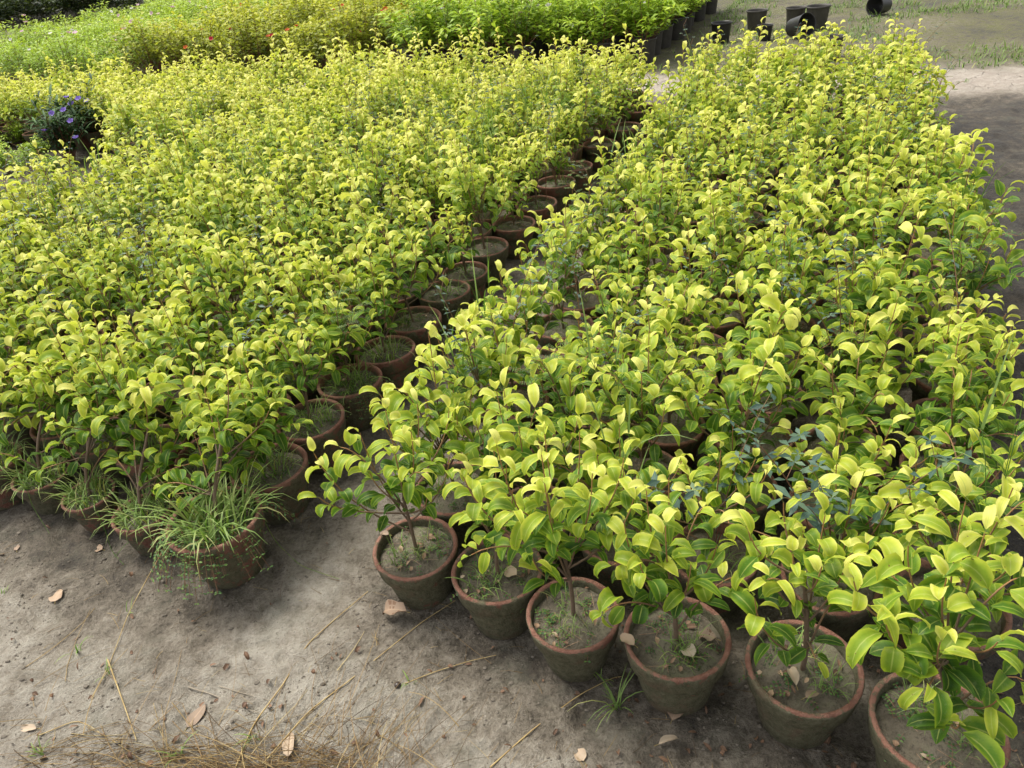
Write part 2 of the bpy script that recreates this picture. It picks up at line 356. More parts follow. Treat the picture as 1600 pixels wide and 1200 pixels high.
# ---------------------------------------------------------------- ground
def ground_h(x, y):
    d = np.hypot(x, y)
    near = 1 - sstep(9, 16, d)
    h = .010 * sstep(3, 6, d) * (fbm(x * 9 + 2, y * 9, 3) - .5) + .028 * (fbm(x * .9 + 3, y * .9, 3) - .5) + .030 * (fbm(x * 4.5, y * 4.5 + 9, 4) - .5)
    h = h + near * .021 * (fbm(x * 20 + 50, y * 20, 4) - .5)
    pit = sstep(.60, .78, fbm(x * 11 + 31, y * 11 + 7, 3)); h = h - near * .013 * pit
    return h
def build_ground():
    r = [0.25]
    while r[-1] < 300: r.append(r[-1] * (1.0062 if .75 < r[-1] < 3.6 else (1.009 if r[-1] < 9 else 1.02 if r[-1] < 20 else 1.05)))
    r = np.array(r)
    a = np.concatenate([np.linspace(radians(-44), radians(44), 300), np.linspace(radians(46), radians(314), 90)])
    RR, AA = np.meshgrid(r, a, indexing='ij'); X = RR * np.sin(AA); Y = RR * np.cos(AA)
    Z = ground_h(X, Y)
    u, v = uvL(X, Y)
    nz = fbm(X * 1.3 + 8, Y * 1.3, 4)
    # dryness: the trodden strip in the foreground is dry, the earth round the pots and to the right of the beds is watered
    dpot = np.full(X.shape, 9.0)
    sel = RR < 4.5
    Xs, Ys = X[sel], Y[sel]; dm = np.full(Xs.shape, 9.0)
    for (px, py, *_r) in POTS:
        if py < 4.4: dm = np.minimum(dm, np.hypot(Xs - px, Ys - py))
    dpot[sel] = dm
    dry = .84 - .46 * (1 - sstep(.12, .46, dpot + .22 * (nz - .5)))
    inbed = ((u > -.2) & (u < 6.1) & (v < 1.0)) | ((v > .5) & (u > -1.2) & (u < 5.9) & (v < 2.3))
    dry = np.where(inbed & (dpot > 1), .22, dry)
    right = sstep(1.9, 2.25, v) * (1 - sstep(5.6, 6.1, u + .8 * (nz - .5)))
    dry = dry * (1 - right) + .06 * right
    path = sstep(5.6, 6.3, u + .9 * (nz - .5)) * (1 - sstep(6.6, 7.3, u + .9 * (nz - .5)))
    pale = path * .6
    green = sstep(6.8, 7.5, u + .6 * (nz - .5)) * .95
    dry = np.maximum(dry, .30 * sstep(4.2, 5.9, u + .8 * (nz - .5)) * (v > 1.8)); dry = np.where(u > 6.9, .46 + .8 * (nz - .5), dry)
    V = np.stack([X, Y, Z], -1).reshape(-1, 3); nr, na = X.shape
    F = grid_faces(nr, na, True)
    L = np.stack([pale, green, path], -1).reshape(-1, 3)
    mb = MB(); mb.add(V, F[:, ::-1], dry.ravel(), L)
    k = mb.n; mb.add([[0, 0, float(Z[0].mean())]], np.zeros((0, 3), int), .5)
    mb.f.append(np.stack([np.full(na, k), np.arange(na), (np.arange(na) + 1) % na], 1)[:, ::-1]); mb.m.append(np.zeros(na, int))
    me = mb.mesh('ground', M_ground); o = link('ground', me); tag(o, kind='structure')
    return o

# ---------------------------------------------------------------- pot layout
FIX = []   # (px, py, radius, bed, row name)
def fx(px, py, r, key): q = at(px, py, .200 * r / .130); FIX.append([q[0], q[1], r, key])
for i, (px, py, r) in enumerate([(648, 847, .125), (778, 888, .127), (893, 953, .120), (1058, 996, .128), (1256, 1036, .129), (1466, 1130, .130)]): fx(px, py, r, ('R', 0, i))
fx(334, 806, .145, ('L', -1, 0)); fx(219, 795, .098, ('L', -1, 1)); fx(135, 765, .090, ('L', -1, 2)); fx(60, 735, .100, ('L', -1, 3)); fx(-25, 715, .12, ('L', -1, 4))
for i, (px, py, r) in enumerate([(419, 723, .130), (482, 652, .128), (540, 591, .130), (595, 540, .130), (640, 495, .130), (690, 455, .128), (728, 417, .118), (755, 385, .130), (800, 345, .126), (836, 315, .126), (868, 285, .126), (897, 258, .12), (935, 220, .128), (975, 195, .13), (1000, 168, .13)]): fx(px, py, r, ('L', i, 0))
fx(328, 697, .130, ('L', 0, 1))
POTS = [list(f) for f in FIX]; nfix = len(POTS)
def free(x, y, d):
    return all((x - p[0]) ** 2 + (y - p[1]) ** 2 > d * d for p in POTS[:nfix])
S = .264
for i in range(1, 22):
    for j in range(6):
        uu = i * S + random.uniform(-.015, .015); vv = j * S - .048 * uu + random.uniform(-.015, .015) + .10 * min(uu, 1.6) * j / 5 - .028 * max(0, uu - 2.2) * j / 5
        x, y = O_R + U2 * uu + V2 * vv
        if free(x, y, .17): POTS.append([x, y, random.uniform(.12, .13), ('R', i, j)])
for i in range(0, 21):
    for j in range(1, 13):
        uu = i * S + random.uniform(-.02, .02); vv = -j * S + random.uniform(-.02, .02)
        x, y = O_L + U2 * uu + V2 * vv
        if free(x, y, .17): POTS.append([x, y, random.uniform(.12, .13), ('L', i, j)])
for i in range(11, 21):
    for j in range(0, 18):
        uu = i * S + random.uniform(-.02, .02) ; vv = -3.75 - j * S + random.uniform(-.02, .02)
        if j > 8: uu -= (j - 8) * .06
        if j >= 6 and i < 13: continue
        if j < 3 and i < 12: continue
        x, y = O_L + U2 * uu + V2 * vv
        POTS.append([x, y, random.uniform(.12, .13), ('B', i, j)])
def vis(p, mx=110, my=150):
    a, b, z = proj([p[0], p[1], .45])
    if -60 < a < 160 and 168 < b < 240 - .10 * a and p[3][0] != 'R': return False      # bare patch with the purple flowered plants
    return z > .2 and -mx < a < 1600 + mx and b < 1200 + my
keep = [k for k, p in enumerate(POTS) if k < nfix or vis(p)]
POTS = [POTS[k] for k in keep]
A = np.array([p[:2] for p in POTS]); Rr = np.array([p[2] for p in POTS])
for it in range(60):
    D = A[:, None] - A[None]; d = np.hypot(D[..., 0], D[..., 1]) + np.eye(len(A)) * 9
    ov = np.maximum(0, (Rr[:, None] + Rr[None]) * 1.0 - d); mv = (D / d[..., None] * ov[..., None] * .3).sum(1)
    mv[:nfix] *= 0.12; A += mv
for k, p in enumerate(POTS): p[0], p[1] = A[k]
build_ground()

# ---------------------------------------------------------------- fig leaves, one set shared by every plant
SHAPES = []
q = np.random.default_rng(11)
for k in range(18):
    mature = k % 3 == 0
    SHAPES.append(dict(L=.081 * q.uniform(.68, 1.18), Wd=.0310 * q.uniform(.8, 1.25), bend=q.uniform(.6, 1.4) if mature else q.uniform(1.7, 3.0), fold=q.uniform(.1, .75),
                       wav=q.uniform(.0, .08), twist=q.uniform(-.8, .8), a0=q.uniform(.0, .7)))
MATURE = [k for k in range(18) if k % 3 == 0]; YOUNG = [k for k in range(18) if k % 3]
TINTS = [.06, .20, .34, .50, .66, .82, .96]
HI = [leaf_geom(ns=6, na=4, q=q, **s) for s in SHAPES]
LO = [leaf_geom(ns=4, na=2, q=q, **{**s, 'pet': 0}) for s in SHAPES]
LEAF_ME = {}
def leaf_mesh(sh, tint):
    ti = int(np.argmin([abs(t - tint) for t in TINTS]))
    if (sh, ti) not in LEAF_ME:
        V, F, uv = HI[sh]; mb = MB(); mb.add(V, F, TINTS[ti], uv); LEAF_ME[(sh, ti)] = mb.mesh('leaf', M_leaf)
    return LEAF_ME[(sh, ti)]

def bez(P, n):
    t = np.linspace(0, 1, n)[:, None]; a, b, c, d = [np.asarray(x, float) for x in P]
    return a * (1 - t) ** 3 + 3 * b * t * (1 - t) ** 2 + 3 * c * t * t * (1 - t) + d * t ** 3

def grow(seed, lean=(0, 0), tips=None, trunk_top=None, H=.42, spread=.19, nbr=9, leaf_s=1.0, gap=.023, tint0=.0, low=False):
    """one fig: stem arrays and a list of (matrix, shape, tint); z = 0 is the soil"""
    q = np.random.default_rng(seed); st = MB(); leaves = []
    if trunk_top is None: trunk_top = np.array([lean[0] * .5 + q.uniform(-.02, .02), lean[1] * .5 + q.uniform(-.02, .02), q.uniform(.12, .19) * H / .42])
    tt = np.asarray(trunk_top, float)
    tr = bez([[0, 0, -.02], [q.uniform(-.01, .01), q.uniform(-.01, .01), tt[2] * .4], tt * [.7, .7, .75], tt], 7)
    V, F = tube(tr, np.linspace(.0062, .0042, 7), 6); st.add(V, F, 0.0)
    if tips is None:
        tips = []
        a0 = q.uniform(0, 6.28)
        for k in range(nbr):
            a = a0 + k * 2.4 + q.uniform(-.4, .4); rr = spread * math.sqrt((k + .6) / nbr) * q.uniform(.8, 1.15)
            hh = H * (1 - .40 * (rr / spread) ** 2) * q.uniform(.78, 1.08)
            tips.append([lean[0] + rr * cos(a), lean[1] + rr * sin(a), hh])
        if q.random() < .45:
            e = tips[int(q.integers(len(tips)))]; e[2] = H * q.uniform(1.05, 1.24); e[0] = lean[0] + (e[0] - lean[0]) * .7; e[1] = lean[1] + (e[1] - lean[1]) * .7
        if low or q.random() < .5:
            for k in range(2):
                a = q.uniform(0, 6.28); tips.append([.13 * cos(a), .13 * sin(a), q.uniform(.08, .16)])
    top = max(t[2] for t in tips)
    for k, E in enumerate(tips):
        E = np.asarray(E, float); f = q.uniform(.35, 1.0) if E[2] > tt[2] else q.uniform(.15, .5)
        S0 = tr[int(round(f * 6))]
        h = E - S0; nod = q.uniform(-.02, .03)
        if E[2] > .19 and q.random() < .8: P = bez([S0, S0 + h * [.45, .45, .22], S0 + h * [.90, .90, .52], E], 10)      # out, then up to the light
        else: P = bez([S0, S0 + h * [.25, .25, .45] + [0, 0, .01], S0 + h * [.70, .70, .98] + [0, 0, max(0, nod)], E], 10)
        ln = np.linalg.norm(np.diff(P, axis=0), axis=1).sum()
        V, F = tube(P, np.linspace(.0030, .0012, 10), 5); st.add(V, F, np.repeat(np.linspace(.1, 1, 10), 5))
        n = max(3, int(ln / gap)); ref = q.uniform(0, 6.28)
        for i in range(n + 1):
            t = .18 + .82 * i / n
            if t < .3 and q.random() < .4: continue
            x = t * 9; i0 = min(8, int(x)); p = P[i0] + (P[i0 + 1] - P[i0]) * (x - i0); T = norm(P[i0 + 1] - P[i0])
            s1 = np.cross(T, [0, 0, 1]); s1 = norm(s1) if np.linalg.norm(s1) > .2 else np.array([1., 0, 0]); s2 = np.cross(T, s1)
            ph = ref + i * 2.7 + q.uniform(-.4, .4)
            # blades turn up to the light: side shoots flatten to left and right of horizontal twigs
            D = s1 * cos(ph) + s2 * sin(ph) * (.35 + .65 * abs(T[2]))
            D = norm(norm(D) + T * q.uniform(.35, .8) + np.array([0, 0, q.uniform(.0, .25)]))
            if i == n: D = norm(T + np.array([q.uniform(-.3, .3), q.uniform(-.3, .3), 0]))
            if D[2] > .72: D = norm([D[0] * 1.7 + .01, D[1] * 1.7, D[2]])
            Rm = frame(D, np.array([q.uniform(-.3, .3), q.uniform(-.3, .3), 1]))
            hz = np.clip(p[2] / max(top, .1), 0, 1)
            tn = tint0 + .04 + .46 * t ** 1.8 + .48 * hz ** 2.2 - .08 + q.normal(0, .09)
            if q.random() < .03: tn += .3
            tn = float(np.clip(tn, .02, 1))
            sh = int(q.choice(MATURE if tn < .40 and q.random() < .75 else YOUNG))
            sc = leaf_s * q.uniform(.82, 1.12) * (1 - .28 * (i >= n - 1)) * (.9 if t < .4 else 1)
            leaves.append((mat4(Rm, p, sc), sh, tn))
    return st, leaves

# ---------------------------------------------------------------- pots and soil
def pot_meshes(seed, segs=40):
    R, Hh = .130, .222
    body = [(.001, .0), (.082, .0), (.086, .006), (.098, .07), (.106, .13), (.1095, .158), (.104, .165), (.104, .170), (.094, .12), (.088, .07), (.0, .065)]
    rim = [(.1085, .1535), (.1185, .1520), (.1225, .157), (.1285, .205), (.130, .2165), (.1275, .2215), (.1215, .2225), (.1165, .2195), (.1145, .208), (.112, .180), (.1085, .165), (.1085, .1535)]
    body = [(a, z * .9) for a, z in body]; rim = [(a, z * .9) for a, z in rim]
    V, F = lathe(body, segs, .006, seed); b = MB().add(V, F); V, F = lathe(rim, segs, .006, seed); r = MB().add(V, F)
    return b, r
POTM = []
for k in range(5):
    b, r = pot_meshes(k)
    POTM.append((b.mesh('pot', M_clay_m), r.mesh('rim', M_clay_m), b.mesh('pot', M_clay), r.mesh('rim', M_clay)))
POT_LO = [pot_meshes(k, 16) for k in range(2)]
def soil_geom(seed):
    nr, ns = 14, 44; q = np.random.default_rng(seed); r = np.linspace(.0, .1115, nr); th = np.arange(ns) * 2 * pi / ns
    X = r[:, None] * np.cos(th); Y = r[:, None] * np.sin(th)
    Z = .176 + .026 * (fbm(X * 26 + seed * 7, Y * 26 + 3, 4) - .5) + .008 * np.exp(-(X ** 2 + Y ** 2) / .0008) - .006 * (r[:, None] / .11) ** 3
    Z[0] = Z[0].mean()
    return np.stack([X, Y, Z], -1).reshape(-1, 3), grid_faces(nr, ns, True)
SOILM = [MB().add(*soil_geom(k)).mesh('soil', M_soil) for k in range(4)]

# ---------------------------------------------------------------- grass, weeds
def blade(mb, base, az, h, w, droop, tint, q, ns=4):
    s = np.linspace(0, 1, ns + 1); ang = q.uniform(1.15, 1.5) - droop * s ** 1.3
    r = np.concatenate([[0], np.cumsum(np.cos(ang[1:]))]) / ns * h; z = np.concatenate([[0], np.cumsum(np.sin(ang[1:]))]) / ns * h
    d = np.array([cos(az), sin(az), 0]); n = np.array([-sin(az), cos(az), 0])
    c = np.asarray(base) + r[:, None] * d + z[:, None] * np.array([0, 0, 1.]); ww = w * (1 - s ** 1.6) * .5 + .0003
    V = np.stack([c - n * ww[:, None] + [0, 0, w * .15], c + n * ww[:, None] + [0, 0, w * .15]], 1).reshape(-1, 3)
    i = np.arange(ns)[:, None] * 2; F = i + np.array([[0, 1, 3, 2]])
    mb.add(V, F, tint + .25 * np.repeat(s, 2) * q.random(), np.stack([np.tile([-.5, .5], ns + 1), np.repeat(s, 2), np.zeros(2 * ns + 2)], -1))
def tuft(seed, n, R, h0, h1, w=.0032, t0=.35, droop=(.4, 1.8), dead=.12):
    q = np.random.default_rng(seed); mb = MB()
    for k in range(n):
        a = q.uniform(0, 6.28); r = R * math.sqrt(q.random())
        t = q.uniform(.75, .98) if q.random() < dead else t0 + q.uniform(-.2, .25)
        blade(mb, [r * cos(a), r * sin(a), 0], q.uniform(0, 6.28) if q.random() < .5 else a + q.uniform(-.6, .6), q.uniform(h0, h1), w * q.uniform(.6, 1.3), q.uniform(*droop), t, q)
    return mb
def small_leaf(mb, p, D, L, Wd, tint, q, bend=.5, mat=0):
    V, F, uv = leaf_geom(L, Wd, bend, .2, 2, 2, 0, 0, 0, q=q); Rm = frame(D, np.array([q.uniform(-.6, .6), q.uniform(-.6, .6), 1]))
    mb.add(V @ Rm.T + p, F, tint, uv, mat)
def creeper(seed, R=.10, n=26, spill=None):
    """low weed with tiny paired leaves over the soil, some strands over the rim"""
    q = np.random.default_rng(seed); mb = MB()
    for k in range(n):
        a = q.uniform(0, 6.28); r = R * math.sqrt(q.random()); p = np.array([r * cos(a), r * sin(a), .003])
        b = spill + q.uniform(-.7, .7) if spill is not None and k % 2 else q.uniform(0, 6.28)
        ln = q.uniform(.03, .07) if spill is None or not k % 2 else q.uniform(.05, .11)
        if spill is not None and k % 2: p = np.array([R * .8 * cos(b), R * .8 * sin(b), .02])
        P = [p]; dz = q.uniform(.3, .9)
        for i in range(6):
            dz -= .28 if (spill is None or not k % 2) else .42
            P.append(P[-1] + np.array([cos(b), sin(b), max(dz, -2.0)]) * ln / 6)
        P = np.array(P); V, F = tube(P, .0006, 3); mb.add(V, F, .5, None, 1)
        for i in range(1, 7):
            for s in (-1, 1):
                small_leaf(mb, P[i], [cos(b + s * 1.3), sin(b + s * 1.3), q.uniform(-.1, .5)], q.uniform(.006, .012), q.uniform(.004, .007), q.uniform(.2, .9), q)
    return mb
def spurge(seed, H=.4, nst=1, leafL=.026, lean=.25, pairs=9):
    """tall wiry weed with red stem and dark blue-green leaves"""
    q = np.random.default_rng(seed); mb = MB()
    for s in range(nst):
        a = q.uniform(0, 6.28); l = q.uniform(.05, lean); h = H * q.uniform(.8, 1.1)
        P = bez([[0, 0, 0], [l * .1 * cos(a), l * .1 * sin(a), h * .4], [l * .5 * cos(a), l * .5 * sin(a), h * .8], [l * cos(a) * 1.2, l * sin(a) * 1.2, h]], 14)
        V, F = tube(P, np.linspace(.0016, .0008, 14), 5); mb.add(V, F, np.repeat(np.linspace(0, .8, 14), 5), None, 1)
        for i in range(pairs):
            t = .45 + .55 * i / (pairs - 1); x = t * 13; i0 = min(12, int(x)); p = P[i0] + (P[i0 + 1] - P[i0]) * (x - i0)
            b = i * 1.57 + q.uniform(-.3, .3)
            for sg in (0, pi):
                if q.random() < .12: continue
                small_leaf(mb, p, [cos(b + sg), sin(b + sg), q.uniform(-.25, .45)], leafL * q.uniform(.7, 1.2), leafL * .38, q.uniform(.0, .8), q, .4)
            if q.random() < .35:
                E = p + norm([cos(b + .8), sin(b + .8), .8]) * .06; V, F = tube(np.linspace(p, E, 4), .0008, 3); mb.add(V, F, .5, None, 1)
                for m in range(4): small_leaf(mb, E, [cos(m * 1.57), sin(m * 1.57), .3], leafL * .6, leafL * .26, q.uniform(.2, 1), q)
    return mb
def ferny(seed, H=.3):
    """feathery weed: fine leaflets in rows on arching stems"""
    q = np.random.default_rng(seed); mb = MB()
    for s in range(5):
        a = q.uniform(0, 6.28); l = q.uniform(.05, .14); h = H * q.uniform(.7, 1.1)
        P = bez([[0, 0, 0], [l * .1 * cos(a), l * .1 * sin(a), h * .5], [l * .6 * cos(a), l * .6 * sin(a), h * .95], [l * 1.3 * cos(a), l * 1.3 * sin(a), h * .9]], 12)
        V, F = tube(P, .0009, 3); mb.add(V, F, .6, None, 1)
        for i in range(4, 12):
            b = a + (1 if i % 2 else -1) * 1.2; E = P[i] + np.array([cos(b), sin(b), .1]) * .035
            V, F = tube(np.linspace(P[i], E, 3), .0005, 3); mb.add(V, F, .6, None, 1)
            for m in range(5):
                for sg in (-1, 1): small_leaf(mb, P[i] + (E - P[i]) * (m + 1) / 5, [cos(b + sg * 1.3), sin(b + sg * 1.3), .1], .010, .004, q.uniform(.3, 1), q, .2)
    return mb
TUFT = [tuft(20 + k, 26, .05, .04, .11).mesh('grass_tuft', M_grass) for k in range(4)]
TUFT_BIG = [tuft(40 + k, 80, .10, .04, .19, .0058, .5, (.3, 2.4), .16).mesh('grass_tuft', M_grass) for k in range(4)]
CREEP = [creeper(60 + k, n=30).mesh('creeping_weed', [M_weed, M_redstem]) for k in range(4)]
CREEP_SP = [creeper(70 + k, n=40, spill=-pi / 2).mesh('creeping_weed', [M_weed, M_redstem]) for k in range(2)]
SPURGE = [spurge(80 + k, q.uniform(.42, .58), 1 + k % 2).mesh('spurge_weed', [M_blue, M_redstem]) for k in range(6)]
FERN = [ferny(90 + k, .44).mesh('feathery_weed', [M_weed, M_redstem]) for k in range(3)]
def stalk_mesh(seed):
    q = np.random.default_rng(seed); mb = MB()
    for k in range(3):
        a = q.uniform(0, 6.28); h = q.uniform(.42, .6); l = q.uniform(.02, .2)
        P = bez([[0, 0, 0], [0, 0, h * .5], [l * .5 * cos(a), l * .5 * sin(a), h * .9], [l * cos(a), l * sin(a), h]], 9)
        V, F = tube(P, np.linspace(.0014, .0006, 9), 3); mb.add(V, F, .55)
        for j in (2, 4, 5): blade(mb, P[j], q.uniform(0, 6.28), q.uniform(.1, .2), .005, q.uniform(.3, 1.3), q.uniform(.3, .6), q)
    return mb
def pot_litter(seed):
    q = np.random.default_rng(seed); mb = MB()
    for k in range(26):
        a, rr = q.uniform(0, 6.28), .095 * math.sqrt(q.random()); p = np.array([rr * cos(a), rr * sin(a), .006]); L = q.uniform(.012, .05); b = q.uniform(0, 6.28)
        if q.random() < .62:
            V, F = tube([p, p + np.array([cos(b), sin(b), q.uniform(-.05, .3)]) * L * .5, p + np.array([cos(b), sin(b), 0]) * L], .0006, 3); mb.add(V, F, q.uniform(.1, .9))
        else:
            V, F, uv = leaf_geom(q.uniform(.012, .03), q.uniform(.006, .014), q.uniform(.2, 2), .4, 4, 2, .1, .5, 0, q=q); mb.add(V @ rotz(b).T + p + [0, 0, .002], F, q.uniform(.05, .9), uv)
    return mb
POTLIT = [pot_litter(300 + k).mesh('soil_litter', M_dry) for k in range(3)]
STALK = [stalk_mesh(100 + k).mesh('grass_stalks', M_grass) for k in range(3)]

# ---------------------------------------------------------------- potted figs
ORD = ['first', 'second', 'third', 'fourth', 'fifth', 'sixth', 'seventh', 'eighth', 'ninth', 'tenth', 'eleventh', 'twelfth', 'thirteenth', 'fourteenth', 'fifteenth', 'sixteenth', 'seventeenth', 'eighteenth', 'nineteenth', 'twentieth', 'twenty-first', 'twenty-second', 'twenty-third', 'twenty-fourth']
def tw(px, py, c, dd=0.0):        # shoot tip seen at a pixel, on the upright plane through the pot moved by dd, relative to the soil
    P = at_y(px, py, c[1] + dd); return [P[0] - c[0], P[1] - c[1], P[2] - .178]
SPECIAL = {
 ('R', 0, 0): dict(trunk=(628, 770), tips=[(488, 700, .0), (497, 770, -.03), (530, 690, .0), (560, 668, .03), (600, 632, .06), (650, 622, .12), (700, 632, .08), (700, 705, .0), (615, 700, -.06), (655, 730, -.09), (575, 730, -.02), (640, 665, -.03), (665, 770, -.06)]),
 ('R', 0, 1): dict(trunk=(775, 830), tips=[(735, 740, .05), (790, 720, .08), (770, 690, .14), (735, 800, -.02), (820, 780, .05), (800, 760, -.02)]),
 ('R', 0, 2): dict(trunk=(880, 850), tips=[(722, 735, -.02), (735, 858, -.06), (775, 690, .04), (850, 668, .02), (905, 665, .08), (975, 705, .03), (990, 770, -.02), (925, 730, -.08), (850, 745, -.09), (800, 790, -.07), (830, 860, -.08), (900, 800, -.05), (845, 700, -.04)]),
 ('R', 0, 3): dict(trunk=(1048, 890), tips=[(945, 955, -.07), (975, 815, .0), (1010, 765, .03), (1045, 745, .08), (1100, 790, .03), (1120, 850, -.02), (1000, 880, -.07), (1080, 880, -.08), (1040, 820, -.05), (960, 880, -.03), (1150, 900, .03)]),
 ('R', 0, 4): dict(trunk=(1258, 900), tips=[(1175, 835, .02), (1200, 900, -.05), (1165, 790, .07), (1225, 780, .1), (1290, 800, .05), (1330, 860, .0), (1285, 880, -.06), (1240, 860, -.04), (1275, 1025, -.05), (1180, 930, -.03), (1310, 930, .0)]),
 ('R', 0, 5): dict(trunk=(1490, 980), leaf=1.08, tips=[(1335, 905, .0), (1385, 960, -.05), (1420, 850, .06), (1470, 1000, -.09), (1500, 1130, -.13), (1450, 1070, -.12), (1560, 1000, -.09), (1590, 900, .0), (1540, 830, .05), (1600, 1060, -.05), (1480, 900, -.02), (1430, 990, -.02), (1560, 1090, -.1), (1370, 885, .1), (1510, 780, .1)]),
}
CENTRE = lambda p: proj([p[0], p[1], .3])
POTS_S = sorted(POTS, key=lambda p: -1 if p[3] in SPECIAL else CENTRE(p)[2])
N_IND, N_LEAFY = 300, 105
rowlab = {'R': 'right bed', 'L': 'left bed', 'B': 'far left bed'}
def fig_label(p, key):
    b, i, j = key
    if key in SPECIAL:
        return ['potted fig at near left corner of the right bed, shoots reaching left over mud', 'potted fig second from left in right front row, grey dead leaf on soil',
                'potted fig with bare upright trunk and umbrella crown, third pot of right front row', 'potted fig in fourth pot of right front row, low shoot hanging over left rim',
                'potted fig in fifth pot of right front row, dead leaf by a small basal shoot', 'large glossy potted fig at the bottom right corner of the photo'][j]
    if b == 'L' and i == -1:
        return ['potted fig in the big grass-overgrown pot at the corner of left bed', 'potted fig in small low pot left of the overgrown corner pot', 'potted fig in small grassy pot between two small front row pots',
                'potted fig in small pot at the left edge with a trailing grass stem', 'potted fig cut by the left edge of the photo in the front row'][j]
    if b == 'L' and j == 0:
        return f'potted fig on the gap side of left bed, {ORD[i]} from the front'
    if b == 'R':
        if j == 0: return f'potted fig in right bed bordering the gap, {ORD[i]} row from the front'
        if j == 5: return f'potted fig on outer right edge of right bed, {ORD[i]} row back'
        return f'potted fig inside right bed, {ORD[i]} row back, {ORD[j]} from the gap'
    if b == 'L': return f'potted fig inside left bed, {ORD[i]} row back, {ORD[j]} from the gap'
    return f'potted fig in far left bed, {ORD[i - 11]} row back, {ORD[j]} from its right'

